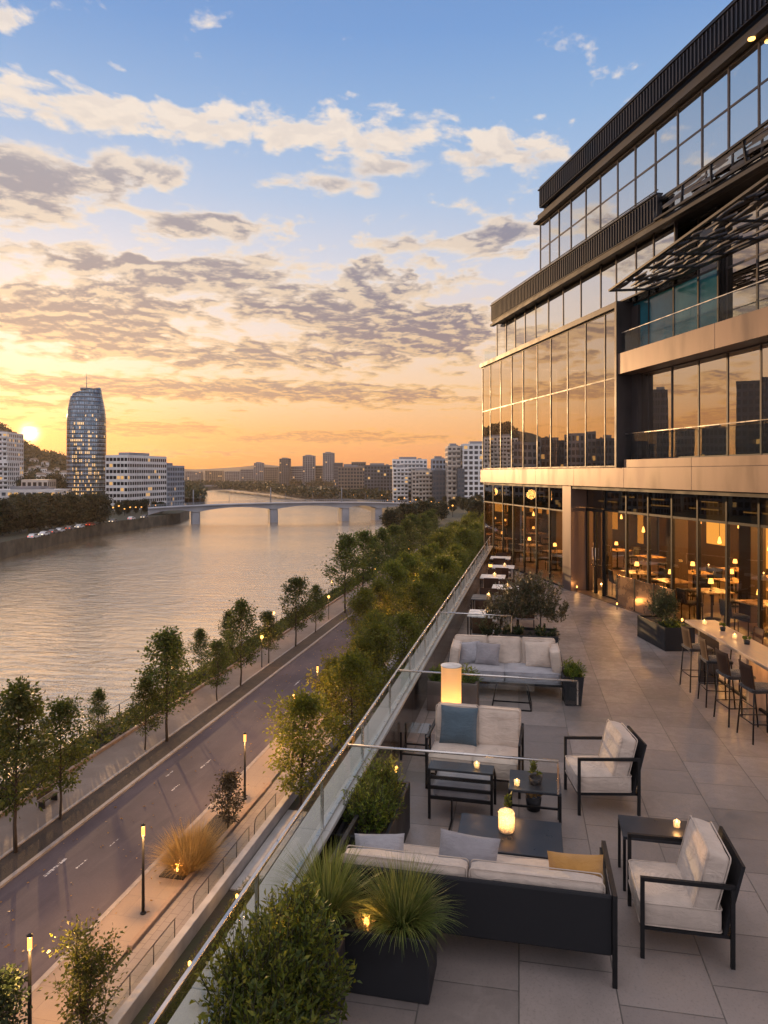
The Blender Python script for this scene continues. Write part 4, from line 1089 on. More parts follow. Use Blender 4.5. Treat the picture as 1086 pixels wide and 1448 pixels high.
# ground floor glazing left of the brown column
glazing('shopfront_window', lin(SL+.05, colx0-.03, 7), [.03, 2.55, 3.38], .06, M['glass_gnd'], 'window_frame', M['black'], .05, .10, [None, ('transom_window', M['glass_spandrel'])])
MB().box(colx0, colx1, -.02, .75, .004, ZB0, None, .006).build('column', M['bronze'], bl)
gy = .55
gx_ = [S(p, gy) for p in (808.5, 830, 856, 886, 917, 950.5, 987, 1028, 1074)]
while gx_[-1] < SE-1: gx_.append(gx_[-1]+1.03)
# door in the second bay
glazing('shopfront_window', gx_[:2], [.03, 2.66, 3.38], gy, M['glass_gnd'], 'window_frame', M['black'], .06, .12, [None, ('transom_window', M['glass_spandrel'])])
glazing('shopfront_window', gx_[2:], [.03, 2.66, 3.38], gy, M['glass_gnd'], 'window_frame', M['black'], .06, .12, [None, ('transom_window', M['glass_spandrel'])])
pane('transom_window', gx_[1]+.03, gx_[2]-.03, 2.70, 3.35, gy, M['glass_spandrel'])
f = MB(); a, b = gx_[1]+.035, gx_[2]-.035; md_ = (a+b)/2
for x0, x1 in ((a, a+.07), (b-.07, b), (md_-.05, md_+.05)): f.box(x0, x1, gy-.05, gy+.03, .01, 2.68)
f.box(a+.071, b-.071, gy-.045, gy+.025, 2.58, 2.68); f.build('door_frame', M['black'], bl)
for k_, (x0, x1) in enumerate(((a+.075, md_-.055), (md_+.055, b-.075))):
    d_ = MB().box(x0, x1, gy-.02, gy-.008, .02, 2.57).build('door', M['glass_gnd'], bl)
    MB().tube([(md_+(.1 if k_ else -.1), gy-.07, .85), (md_+(.1 if k_ else -.1), gy-.07, 1.45)], .012, 8).build('handle', M['steel'], d_)
# bronze bands
def band(name, x0, x1, y0, y1, z0, z1, mat, step=3.0):
    f = MB(); x = x0
    while x < x1-.01:
        f.box(x, min(x1, x+step)-.008, y0, y1, z0, z1, None, .004); x += step
    f.box(x0+.02, x1-.02, y0+.03, y1-.01, z0+.01, z1-.01)
    return f.build(name, mat, bl)
band('bronze_band', SL-.05, SE, -.10, .70, ZB0, ZB1, M['bronze'])
band('bronze_band', S3+.3, SE, -.06, .75, ZB1+.004, 4.17, M['bronze'])
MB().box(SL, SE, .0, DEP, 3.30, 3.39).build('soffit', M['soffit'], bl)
band('bronze_fascia', S3+.02, SE, -.12, .62, 6.55, 7.12, M['bronze'], 4.2)
# left wing curtain wall with its dark frame
glazing('window', [S(p) for p in (683.5, 694.5, 709, 724.7, 741, 761, 780, 804, 829.5, 857, 874)], [3.99, 6.50, 8.42], -.02, M['glass_up'], 'window_frame', M['bronze_dark'], .045, .11)
f = MB(); f.box(SL-.06, S3+.02, -.14, .0, 8.44, 8.60); f.box(S3-.03, S3+.07, -.16, .9, ZB1+.002, 8.60); f.build('wing_frame', M['bronze_dark'], bl)
MB().box(S3+.075, S3+.40, .30, .9, ZB1+.002, 8.44).build('jamb', M['bronze_dark'], bl)
# end face of the wing (towards the far street)
f = MB(); f.box(SL-.05, SL-.005, .02, DEP, ZB0+.004, ZB1-.004); f.build('end_band', M['bronze'], bl)
for i in range(8):
    for z0, z1 in ((.03, 3.38), (3.97, 6.48), (6.52, 8.42)):
        p_ = MB().box(SL+.0, SL+.012, .1+i*1.7, .1+i*1.7+1.64, z0, z1).build('end_window', M['glass_up'], bl)
# right bays, set back behind the fascia and band
wx = [S(p, .42) for p in (896, 917.7, 951, 988.7, 1029.5, 1077)]
while wx[-1] < SE-1.1: wx.append(wx[-1]+1.03)
glazing('window', wx, [4.19, 6.54], .42, M['glass_up'], 'window_frame', M['bronze_dark'], .05, .12)
MB().box(wx[0], SE, .12, .135, 4.2, 4.88).build('balcony_glass', M['glass_low'], bl)
MB().box(wx[0], SE, .11, .145, 4.885, 4.905).build('balcony_rail', M['steel'], bl)
# recessed balcony level above the fascia
by = .38
bx = [S(p, by) for p in (893, 918, 953, 988, 1016, 1033)]
glazing('teal_window', bx[:5], [7.15, 8.55, 9.95], by, M['teal_wall'], 'window_frame', M['black'], .05, .1, [None, ('window', M['glass_spandrel'])])
exx = [P2x_ for P2x_ in lin(S(934), SE-1, 14)]
glazing('strip_window', exx, [9.99, 10.72], .02, M['glass_up'], 'window_frame', M['bronze_dark'], .04, .1)
bx2 = [bx[4]+.06]
while bx2[-1] < SE-1.1: bx2.append(bx2[-1]+1.0)
glazing('window', bx2, [7.15, 8.5, 9.9], .55, M['glass_up'], 'window_frame', M['bronze_dark'], .05, .1)
MB().box(bx[4]+.005, bx[4]+.055, .5, by+.05, 7.13, 9.9).build('jamb', M['black'], bl)
n_ = 9
bgx = lin(S3+.12, S(1013)+2.2, 6)
for i in range(6): pane('balcony_glass', bgx[i]+.01, bgx[i+1]-.01, 7.13, 7.68, -.02, M['glass_low'])
MB().box(bgx[0], bgx[-1], -.035, -.005, 7.69, 7.71).build('balcony_rail', M['steel'], bl)
# third level strip over the left wing
s3x = [S(p, .06) for p in (703, 716, 729, 743, 758, 776, 797, 822, 850, 872, 900, 925, 955)]
glazing('strip_window', s3x, [8.63, 10.1], .06, M['glass_top'], 'window_frame', M['bronze_dark'], .045, .1)
MB().box(SL+.1, SL+.115, .04, 2.2, 8.61, 9.15).build('balcony_glass', M['glass_low'], bl)
MB().box(s3x[0]-.01, s3x[0]+.0, .36, 6, 8.63, 10.1).build('end_window', M['glass_up'], bl)
# ribbed parapets
def ribbed(name, x0, x1, y, z0, z1, ret=4.0):
    f = MB(); f.box(x0, x1, y, y+.12, z0, z1)
    x = x0+.04
    while x < x1: f.box(x, x+.035, y-.035, y-.001, z0+.03, z1-.03); x += .14
    f.box(x0-.02, x0-.001, y+.001, y+ret, z0, z1)
    yy = y+.1
    while yy < y+ret: f.box(x0-.05, x0-.021, yy, yy+.035, z0+.03, z1-.03); yy += .14
    f.box(x0-.06, x1, y-.05, y+.15, z1+.001, z1+.04)
    o = f.build(name, M['roofmetal'], bl)
    g_ = MB(); g_.box(x0, x1, y-.005, y+.02, z1+.10, z1+.12)
    x = x0
    while x < x1: g_.box(x, x+.015, y, y+.015, z1+.04, z1+.10); x += .9
    g_.build('roof_rail', M['black'], bl); return o
py_ = -.20
p_a, p_b = LP(695, 431.5, py_), LP(695, 455, py_); P2a, P2b = p_a.x, LP(930, 300, py_).x; z2a, z2b = p_b.z, p_a.z
ribbed('parapet', P2a, P2b, py_, z2a, z2b-.04, 5)
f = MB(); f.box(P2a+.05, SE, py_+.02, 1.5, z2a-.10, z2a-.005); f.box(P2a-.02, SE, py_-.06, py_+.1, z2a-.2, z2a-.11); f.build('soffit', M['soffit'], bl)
# top storey
T0 = S(764)
tx = [S(p) for p in (764.5, 777.7, 791, 808, 829, 849.5, 874, 899, 927.5, 959, 993.5, 1031, 1074)]
while tx[-1] < SE-1.0: tx.append(tx[-1]+.92)
glazing('top_window', tx, [10.75, 11.72, 12.62], 0.0, M['glass_top'], 'window_frame', M['bronze_dark'], .05, .1)
for i in range(6):
    for z0, z1 in ((10.75, 11.70), (11.74, 12.6)): MB().box(T0, T0+.012, .08+i*1.2, .08+i*1.2+1.15, z0, z1).build('end_window', M['glass_up'], bl)
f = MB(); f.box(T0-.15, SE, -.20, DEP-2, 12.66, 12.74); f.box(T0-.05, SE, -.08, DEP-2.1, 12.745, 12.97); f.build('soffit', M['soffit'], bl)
p_a, p_b = LP(763, 268, -.18), LP(763, 294, -.18); ribbed('parapet', p_a.x, SE, -.18, p_b.z, p_a.z-.04, 8); print('PARAPETS', z2a, z2b, p_b.z, p_a.z)
lamp_o = MB().lathe([(.07, 0), (.07, .02)], (0, 0, 0), 12).build('downlight', M['bulbglow'], bl); lamp_o.location = (S(1075), -.2, 12.63)
# ribbon screen continuing parapet line + two leaf pattern sun canopies
def canopy(name, quad, seed, rows=7, dens=2.1):
    """quad: outer-far, outer-near, inner-near, inner-far in local coords"""
    o1, o2, i2, i1 = [Vector(q_) for q_ in quad]; rg_ = random.Random(seed)
    f = MB()
    for a_, b_ in ((o1, o2), (i1, i2), (o1, i1)): f.bar(a_, b_, .07, .05)
    Ln = (o2-o1).length; n = int(Ln/1.0)
    for i in range(n+1):
        f.bar(o1.lerp(o2, i/n), i1.lerp(i2, i/n), .035, .05)
    f.build(name+'_frame', M['black'], bl)
    g_ = MB(); up = Vector((0, 0, .02))
    m3 = int(Ln*dens)
    for i in range(m3):
        for r in range(rows):
            fa = (i+rg_.random()*.8)/m3; fb_ = (r+.5+rg_.uniform(-.35, .35))/rows
            fa2 = min(1, fa+rg_.uniform(.5, 1.15)/Ln); fb2 = max(0, min(1, fb_+rg_.uniform(-.05, .09)))
            def pt(a1, b1): return o1.lerp(o2, a1).lerp(i1.lerp(i2, a1), b1)
            p_, q_ = pt(fa, fb_), pt(fa2, fb2); mid = (p_+q_)/2
            wd = (pt(fa, 1)-pt(fa, 0)); 
            if wd.length < .15: continue
            wd = wd.normalized()*min(.045, wd.length*.05)*rg_.uniform(.7, 1.4)
            g_.add([p_+up, mid+wd+up*.3, q_+up, mid-wd+up*1.4, p_-up, mid+wd-up, q_-up, mid-wd-up*.5], [(0, 1, 2, 3), (7, 6, 5, 4), (0, 4, 5, 1), (1, 5, 6, 2), (2, 6, 7, 3), (3, 7, 4, 0)])
    g_.build(name+'_blades', M['roofmetal'], bl)
ib = Matrix.Translation((A0.x, A0.y, 0)) @ Matrix.Rotation(FROT, 4, 'Z'); ibi = ib.inverted()
def LG(px, py, z_): return ibi @ G(px, py, z_)
zc = 8.55
oA, oB = LG(862, 411, zc), LG(1086, 251, zc); iA, iB = LG(905, 417, zc), LG(1086, 335, zc)
ex = (oB-oA); oB2 = oB+ex*.9; ix = iB-iA; iB2 = iB+ix*.9
canopy('canopy', (oA, oB2, Vector((oB2.x, -.03, zc)), Vector((oA.x+.35, -.03, zc))), 3)
oA, oB = LG(931, 286, 10.62), LG(1086, 172, 10.62)
oB2 = oB+(oB-oA)*.9
canopy('canopy', (oA, oB2, Vector((oB2.x, -.27, z2a)), Vector((oA.x+.1, -.27, z2a))), 4, 4, 1.5)
# structure inside: slabs, back walls, roof
f = MB()
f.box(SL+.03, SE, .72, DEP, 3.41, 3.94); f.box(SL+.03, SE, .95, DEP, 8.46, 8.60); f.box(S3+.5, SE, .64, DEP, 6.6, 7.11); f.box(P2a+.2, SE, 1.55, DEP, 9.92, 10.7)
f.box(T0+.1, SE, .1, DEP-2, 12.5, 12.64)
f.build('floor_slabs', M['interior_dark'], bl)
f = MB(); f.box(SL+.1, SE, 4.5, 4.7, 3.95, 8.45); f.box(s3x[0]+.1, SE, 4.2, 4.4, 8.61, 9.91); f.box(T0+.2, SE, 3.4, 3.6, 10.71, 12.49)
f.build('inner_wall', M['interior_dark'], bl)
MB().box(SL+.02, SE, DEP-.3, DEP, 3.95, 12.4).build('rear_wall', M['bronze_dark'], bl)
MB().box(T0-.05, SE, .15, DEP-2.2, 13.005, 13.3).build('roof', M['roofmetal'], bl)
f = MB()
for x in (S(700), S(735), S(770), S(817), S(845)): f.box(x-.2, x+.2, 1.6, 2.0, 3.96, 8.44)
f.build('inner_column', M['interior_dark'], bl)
# curtains drawn behind the upper windows
for i, (x, wd, z0, z1, yy) in enumerate([(tx[3], .30, 10.76, 11.66, .25), (tx[5], .35, 10.76, 11.66, .25), (tx[6]+.2, .3, 10.76, 11.66, .25), (tx[7], .3, 10.76, 11.66, .25), (tx[8]+.3, .35, 10.76, 11.66, .25), (tx[9]+.1, .5, 10.76, 11.66, .25), (tx[10], .35, 10.76, 11.66, .25), (s3x[7], .3, 8.65, 9.9, .6), (s3x[8]+.3, .3, 8.65, 9.9, .6), (s3x[5], .25, 8.65, 9.9, .6)]):
    f = MB(); n = 24; vs = []
    for z_ in (z0, z1):
        for k_ in range(n+1): vs.append((x+wd*k_/n, yy+.04*math.sin(k_*1.7), z_))
    f.add(vs, [(k_, k_+1, n+2+k_, n+1+k_) for k_ in range(n)], True); f.build('curtain', M['curtain'], bl)
# ---------------- restaurant interior
ry1 = 8.5
MB().box(SL+.1, SE, .12, ry1, .002, .012).build('restaurant_floor', pm('restaurant_floor', (.10, .06, .035, 1), .4, 0, .3, 1.5), bl)
M['rwall'] = pm('restaurant_wall', (.055, .03, .014, 1), .7, 0, .3, .8)
f = MB(); f.box(SL+.1, SE, ry1, ry1+.2, .0, 3.29); f.build('restaurant_wall', M['rwall'], bl)
MB().box(SL+.1, SE, .78, ry1, 3.20, 3.295).build('restaurant_ceiling', pm('restaurant_ceiling', (.16, .09, .04, 1), .7), bl)
for x in (SL+2.5, SL+6.2, 2.6, 5.8, 9.0, 12.2):
    MB().box(x-.22, x+.22, 2.2, 2.64, .013, 3.199).build('inner_column', M['rwall'], bl)
M['warmwall'] = emit('backlit_panel', (1, .42, .07, 1), 1.3)
M['warmstrip'] = emit('warm_strip', (1, .45, .09, 1), 5)
for i, (x, wd, z0, z1) in enumerate([(2.9, 6.6, 2.62, 2.72), (2.9, 6.6, 1.22, 1.5), (2.9, 6.6, 1.68, 1.95), (12.9, 1.2, .9, 2.5), (15, 1.2, .9, 2.5), (SL+1.2, .45, .4, 2.7), (SL+3.6, 1.1, .9, 2.6), (SL+6.6, .7, .3, 2.8), (1.3, .8, .9, 2.3), (3.2, 1.6, 1.7, 2.5), (5.6, 1.3, 1.5, 2.6), (7.6, 1.5, 1.2, 2.4), (9.8, 1.2, 1.0, 2.3), (11.6, 1.4, .9, 2.4)]):
    MB().box(x, x+wd, ry1-.05, ry1-.002, z0, z1).build('backlit_panel', M['warmwall'], bl)
for i, x in enumerate((SL+1.8, SL+4.6, SL+7.2, 2.2, 4.4, 6.6, 8.8, 11, 13.5)):
    MB().box(x-.7, x+.7, 3.6+.5*(i % 3), 3.66+.5*(i % 3), 3.10, 3.14).build('ceiling_light', M['warmstrip'], bl); MB().box(x-.6, x+.6, 2.0, 2.05, 2.80, 2.83).build('ceiling_light', M['warmstrip'], bl)
    MB().box(x-.5, x+.5, 5.9-.4*(i % 2), 5.96-.4*(i % 2), 2.75, 2.79).build('ceiling_light', M['warmstrip'], bl)
    lamp('restaurant_glow', (x, 4.2, 2.7), REST, (1, .48, .13), .25, bl)
rsx = random.Random(12)
M['wood_r'] = pm('restaurant_table_wood', (.46, .30, .15, 1), .3, 0, .2, 5)
rt = thing('restaurant_table', 'restaurant table', 'table', (0, 0, 0), 0, 'tables inside the restaurant')
MB().box(-.42, .42, -.38, .38, .72, .75, None, .004).build('tabletop', M['wood_r'], rt); MB().lathe([(.22, .014), (.22, .03), (.03, .05), (.03, .72)], n=10).build('pedestal', M['black'], rt)
rc = thing('restaurant_chair', 'restaurant chair', 'chair', (0, 0, 0), 0, 'chairs inside the restaurant')
MB().cushion((0, 0, .45), (.42, .42, .08), .0, .03, 4).build('seat', M['seat_dark'], rc); MB().box(-.2, .2, -.22, -.18, .48, .86, Tm(rx=R(7)), .01).build('backrest', M['seat_dark'], rc)
for sx in (-1, 1):
    for sy in (-1, 1): MB().tube([(sx*.18, sy*.18, .014), (sx*.18, sy*.18, .43)], .014, 5).build('leg', M['black'], rc)
pd = thing('pendant_lamp', 'pendant lamp', 'lamp', (0, 0, 0), 0, 'pendant lamps inside the restaurant')
MB().lathe([(.02, 0), (.05, .02), (.035, .10), (.01, .18)], n=12).build('lamp_shade', M['bulbglow'], pd); MB().tube([(0, 0, .18), (0, 0, 1.1)], .006, 5).build('cord', M['black'], pd)
ft = fc = True
tl = [(s_, y_) for s_ in (SL+1.5, SL+4.0, SL+6.3) for y_ in (1.6, 4.2)]+[(1.9+1.75*i+.3*(j % 2), 1.55+1.7*j) for i in range(6) for j in range(3)]
for i, (x, y) in enumerate(tl):
    w_ = ib @ Vector((x, y, .013)); rr = FROT+R(rsx.uniform(-6, 6))
    where = 'left wing' if x < 0 else 'main dining room'
    if ft: rt.location = w_; rt.rotation_euler = (0, 0, rr); rt['label'] = 'wooden restaurant table seen through the glass of the '+where; ft = False
    else: dup(rt, w_, rr, 'wooden restaurant table seen through the glass of the '+where)
    for k_, (dx, dy, ra) in enumerate(((0, -.6, 0), (0, .6, math.pi))):
        wv = ib @ Vector((x+dx+rsx.uniform(-.05, .05), y+dy, .013)); ra2 = FROT+ra+R(rsx.uniform(-15, 15))
        lab = 'dark restaurant chair seen through the glass of the '+where
        if fc: rc.location = wv; rc.rotation_euler = (0, 0, ra2); rc['label'] = lab; fc = False
        else: dup(rc, wv, ra2, lab)
    if i % 4 != 1:
        wv = ib @ Vector((x+.3, y, 2.0+.25*(i % 3))); lab = 'small glowing pendant lamp hanging inside the '+where
        if i == 0: pd.location = wv; pd['label'] = lab
        else: dup(pd, wv, 0, lab)
tb = thing('table_lamp', 'table lamp', 'lamp', (0, 0, 0), 0, 'small lamps on the restaurant tables')
MB().lathe([(.04, 0), (.04, .02), (.008, .03), (.008, .2)], n=8).build('stand', M['black'], tb); MB().lathe([(.07, .2), (.05, .32)], n=10).build('lamp_shade', M['bulbglow'], tb)
for i, (x, y) in enumerate(tl):
    wv = ib @ Vector((x+.1, y-.1, .764)); o = tb if i == 0 else dup(tb, (0, 0, 0)); o.location = wv
    o['label'] = 'small glowing lamp on a restaurant table in the '+('left wing' if x < 0 else 'main dining room')
shf = MB()
for z_ in (1.15, 1.6, 2.05, 2.5): shf.box(2.8, 9.6, ry1-.35, ry1-.06, z_, z_+.03)
for x in (2.8, 4.16, 5.52, 6.88, 8.24, 9.57): shf.box(x, x+.03, ry1-.36, ry1-.055, .9, 2.6)
shf.build('bar_shelf', M['rwall'], bl)
M['counter'] = pm('bar_counter', (.16, .09, .045, 1), .4)
bc = thing('service_counter', 'wooden service counter at the rear of the restaurant', 'counter', tuple(ib @ Vector((4.5, 6.9, .013))), FROT)
MB().box(-2, 2, -.3, .3, 0, 1.02).build('body', M['counter'], bc); MB().box(-2.06, 2.06, -.36, .36, 1.021, 1.06).build('counter_top', M['wood_r'], bc)
# copper screen in front of the entrance glazing
q = G(873, 856, 0); L0 = ibi @ q
cs_ = thing('metal_screen', 'low coppery metal screen standing in front of the restaurant glass', 'screen', tuple(q), FROT)
for i in range(3):
    MB().box(i*.92+.02, i*.92+.90, -.012, .012, .02, .88, None, .003).build('panel', M['copper'], cs_)
for i in range(4): MB().box(i*.92-.02, i*.92+.02, -.02, .02, .002, .9).build('post', M['black'], cs_)
spike('spike light at the foot of the coppery metal screen', tuple(ib @ Vector((L0.x+.6, L0.y-.35, .10))), 5.0)
spike('spike light at the foot of the door side of the entrance glass', tuple(ib @ Vector((gx_[1]+.2, .1, .10))), 3.0)
# ---------------------------------------------------------------- street furniture
def street_lamp():
    s_ = thing('street_lamp', 'street lamp', 'street lamp', (0, 0, 0), 0, 'black post lamps along the road')
    MB().tube([(0, 0, 0), (0, 0, 3.5)], [.075, .05], 12).build('post', M['black'], s_)
    MB().lathe([(.13, 0), (.13, .05), (.09, .09)], n=14).build('base', M['black'], s_)
    MB().lathe([(.075, 3.5), (.075, 3.95)], n=14).build('lamp_head', M['lampglow'], s_)
    MB().lathe([(.10, 3.95), (.10, 4.0), (.02, 4.05)], n=14).build('cap', M['black'], s_)
    lamp('lamp_light', (0, 0, 3.78), LAMP_W, WARM, .05, s_)
    return s_
sl = street_lamp()
zp = ZR+.1
lp = [(204, 1292, 'lamp post beside the straw coloured grass'), (347, 1130, 'lamp post behind the small plum coloured tree'), (449, 1012, 'lamp post on the pavement ahead of the dense trees'), (415, 1066, 'lamp post half hidden by the tree next to the pavement')]
y0 = G(204, 1292, zp).y; y1 = G(347, 1130, zp).y; dy = y1-y0
q = G(204, 1292, zp); sl.location = (-17.2, q.y, zp); sl['label'] = lp[0][2]
dup(sl, (-17.2, y1, zp), 0, lp[1][2]); 
q = G(415, 1060, zp); dup(sl, (q.x, q.y, zp), 0, lp[3][2]); q = G(449, 1010, zp); dup(sl, (q.x, q.y, zp), 0, lp[2][2])
# lamp at the bottom left
q = G(204, 1292, zp); d_ = F*(H-zp-4.0)/(1322-HOR)
q2 = P(42, 1322, d_); dup(sl, (q2.x, q2.y, zp), 0, 'lamp post at the bottom left corner beside the young street tree')
for i, y in enumerate((78, 104, 142)):
    dup(sl, (-17.6, y, zp), 0, 'lamp post glowing among the dense golden green trees', 'lamp posts among the dense trees')
# small promenade lamps
def prom_lamp():
    s_ = thing('promenade_lamp', 'promenade lamp', 'street lamp', (0, 0, 0), 0, 'small globe lamps along the riverside promenade')
    MB().tube([(0, 0, 0), (0, 0, 2.9)], [.05, .04], 8).build('post', M['black'], s_)
    MB().lathe([(.05, 2.9), (.15, 3.0), (.15, 3.15), (.05, 3.25)], n=12).build('globe', M['bulbglow'], s_)
    lamp('lamp_light', (0, 0, 3.1), LAMP_W*.3, WARM, .08, s_)
    return s_
pl = prom_lamp()
for i, y in enumerate((56, 68, 80, 92, 105, 120, 136, 154, 174)):
    o = pl if i == 0 else dup(pl, (0, 0, 0))
    o.location = (-30.5 if i % 2 == 0 else -27.2, y, ZR+.1); o['label'] = ('nearest globe lamp at the planted edge of the promenade' if i == 0 else 'globe lamp among the trees further along the promenade')
# riverside railing
rl = thing('riverside_railing', 'dark steel railing along the river edge of the planting strip', 'railing', (-33.15, 40, ZR))
f = MB(); f.box(-.02, .02, -60, 130, 1.02, 1.07); f.box(-.015, .015, -60, 130, .55, .58); f.box(-.015, .015, -60, 130, .15, .18); f.build('rail', M['steel'], rl)
pm_ = None
for i in range(60):
    y = -20+i*2.0
    if pm_ is None: pm_ = MB().box(-.03, .03, -.03, .03, .0, 1.01).build('post', M['black'], rl); pm_.location = (0, y, 0)
    else: c = pm_.copy(); link(c, rl); c.location = (0, y, 0)
# low concrete wall and handrails of the ramp
wl = thing('concrete_wall', 'low pale concrete wall beside the paved footpath', 'wall', (-14.45, 0, ZR))
MB().box(-.17, .17, -30, 120, -.1, .62, None, .02).build('wall_body', M['concrete'], wl)
hr_labels = ['long handrail with a curved end on the footpath below', 'far handrail on the footpath near the small plum tree', 'nearest handrail on the footpath above the young tree']
def handrail(label, y0, y1):
    h_ = thing('handrail', label, 'handrail', (-14.95, y0, ZR+.11), 0, 'steel handrails along the footpath')
    L = y1-y0
    MB().tube([(0, 0, 0), (0, .02, .55), (0, .12, .78), (0, .35, .86), (0, L-.2, .86), (0, L, .86)], .028, 8).build('rail', M['bronze_dark'], h_)
    n = max(2, int(L/1.3))
    for i in range(1, n+1): MB().tube([(0, L*i/n-.05, 0), (0, L*i/n-.05, .845)], .024, 6).build('post', M['bronze_dark'], h_)
    MB().box(-.006, .006, .2, L-.1, .12, .78).build('infill_glass', M['glass_low'], h_)
handrail(hr_labels[0], 29.2, 35.6); handrail(hr_labels[1], 36.3, 39.6); handrail(hr_labels[2], 22.5, 27.6)
for i, py in enumerate((1113, 1093, 1079)): pass
# kerbside wooden bench and bin on the promenade
q = G(68, 1137, ZR+.1)
b_ = thing('bench', 'small dark bench at the edge of the riverside promenade', 'bench', tuple(q), R(90))
MB().box(-.7, .7, -.22, .22, .40, .45, None, .01).build('seat', M['bark'], b_); MB().box(-.7, .7, .2, .25, .5, .85, None, .01).build('backrest', M['bark'], b_)
for x in (-.55, .55): MB().box(x-.04, x+.04, -.2, .2, 0, .4).build('leg', M['black'], b_)
# bed with straw grass and plum tree
MB()
bd = struct(MB().box(-18.0, -16.56, 31.6, 38.0, ZR-.1, ZR+.16).build('ground_tree_bed', M['soil']))
g_ = grass_obj('ornamental_grass', M['straw'], 71, 2600, 2.0, .55, .022, 1.15, None, 1.0, 1.5)
q = G(268, 1228, ZR+.1); g_.location = (q.x, q.y, ZR+.16); tag(g_, 'large straw coloured grass clump glowing beside the pavement', 'grass clump', 'ornamental grasses by the road')
spike('uplight glowing at the foot of the straw coloured grass', (q.x-.1, q.y-1.05, ZR+.4), 26, 3)
tree('small_tree', 'small plum coloured tree beyond the straw coloured grass', 'tree', tuple(G(322, 1172, ZR+.16)), 5, 2.9, 1.25, .12, 26, 5, 16, .17, M['leaf_red'], M['bark'], 'trees on the road side pavement', 'ovoid', 1.5, .14, .012, .5)
tree('small_tree', 'leafy young street tree at the bottom left above the footpath', 'tree', tuple(G(118, 1470, ZR+.12)), 9, 3.9, 1.75, .10, 46, 6, 12, .15, M['leaf_tree'], M['bark'], 'trees on the road side pavement', 'ovoid', 1.5, .17, .012, .55, 3)
tree('small_tree', 'dark shrub like tree cut by the bottom left corner', 'tree', tuple(G(2, 1500, ZR+.12)), 19, 2.6, 1.3, .08, 24, 6, 18, .16, M['leaf_dark'], M['bark'], 'trees on the road side pavement', 'ovoid', 1.4, .17)
# hedge strip under the terrace
hp = []; hd = []; rg = np.random.default_rng(77)
n = 26000; X = rg.uniform(-13.5, -11.8, n); Y = rg.uniform(18, 32, n); Zz = ZR+.05+rg.uniform(0, .5, n)
tag(leaf_obj('ground_cover', np.stack([X, Y, Zz], 1), rg.normal(size=(n, 3))*np.array([1, 1, .3])+np.array([0, 0, .9]), .13, .025, M['hedge'], None, 5), 'dry golden ground cover in the strip below the terrace', 'ground cover', kind='stuff')
n = 16000; X = rg.uniform(-32.9, -30.4, n); Y = rg.uniform(22, 190, n); Zz = ZR+.05+rg.uniform(0, .7, n)*(.5+.5*np.sin(Y*.9)*np.sin(X*2+Y*.31))
tag(leaf_obj('undergrowth', np.stack([X, Y, Zz], 1), rg.normal(size=(n, 3))*np.array([1, 1, .4])+np.array([0, 0, .6]), .36, .16, M['hedge'], None, 6), 'low green undergrowth along the planted river edge', 'undergrowth', kind='stuff')
for i, y in enumerate((21.5, 25.5, 30)): spike('uplight in the golden ground cover strip below the terrace', (-13.2, y, ZR+.5), 22, 3)
# ---------------------------------------------------------------- trees
def mk(kind, i):
    if kind == 'verge': return tree('verge_tree', 'tree', 'tree', (0, 0, 0), 100+i, 8.6, 2.75, .26, 40, 8, 13, .25, M['leaf_tree'], M['bark'], 'trees in the verge between road and promenade', 'cone' if i != 1 else 'ovoid', .75, .24, .009, .6)
    if kind == 'gold': return tree('street_tree', 'tree', 'tree', (0, 0, 0), 200+i, 8.2, 3.4, .16, 46, 9, 16, .25, M['leaf_autumn'], M['bark'], 'golden green trees lining the road below the terrace', 'ovoid', .9, .32, .010, .65)
    if kind == 'far': return tree('bank_tree', 'tree', 'tree', (0, 0, 0), 300+i, 9.0, 4.2, .16, 44, 8, 14, .75, M['leaf_far'], M['bark'], 'rounded trees', 'round', .8, .6, .010, .75)
PROTO = {}; cnt = {}
def plant(kind, loc, s=1.0, label=None, group=None):
    i = cnt.get(kind, 0); cnt[kind] = i+1; v_ = i % 3
    if (kind, v_) not in PROTO:
        o = mk(kind, v_); PROTO[(kind, v_)] = o; o.location = loc; o.rotation_euler = (0, 0, rnd.uniform(0, 6.28)); o.scale = (s, s, s)
    else:
        o = dup(PROTO[(kind, v_)], loc, rnd.uniform(0, 6.28)); o.scale = (s*rnd.uniform(.92, 1.08), s*rnd.uniform(.92, 1.08), s)
    o['label'] = label
    if group: o['group'] = group
    return o
vt = [(22, 1205, 958, 'tall verge tree cut by the left edge of the photo'), (85, 1158, 988, 'slim verge tree by the dark bench'), (205, 1060, 955, 'slender verge tree between promenade and road left of the tallest crown'), (236, 1048, 885, 'open crowned verge tree standing clear against the river'), (307, 992, 905, 'bushy verge tree next to the nearest globe lamp'), (340, 970, 846, 'tall verge tree reaching well over the river, second of the group'), (380, 938, 862, 'mid height verge tree between two taller ones'), (418, 914, 815, 'broad topped verge tree halfway along the river'), (446, 894, 826, 'slim verge tree just past the broad topped one')]
for (px, by_, ty, lab) in vt:
    q = G(px, by_, ZR+.09); D = F*(H-ZR)/(by_-HOR); plant('verge', (q.x, q.y, ZR+.08), ((by_-ty)*D/F)/8.9, lab)
for i, y in enumerate(range(98, 204, 8)):
    plant('verge', (-26.0+rnd.uniform(-.4, .4)-(.0 if y < 170 else (y-170)*.1), y+rnd.uniform(-1, 1), ZR+.08), rnd.uniform(1.0, 1.3), 'verge tree in the distant run of trees between river and road', 'distant verge trees')
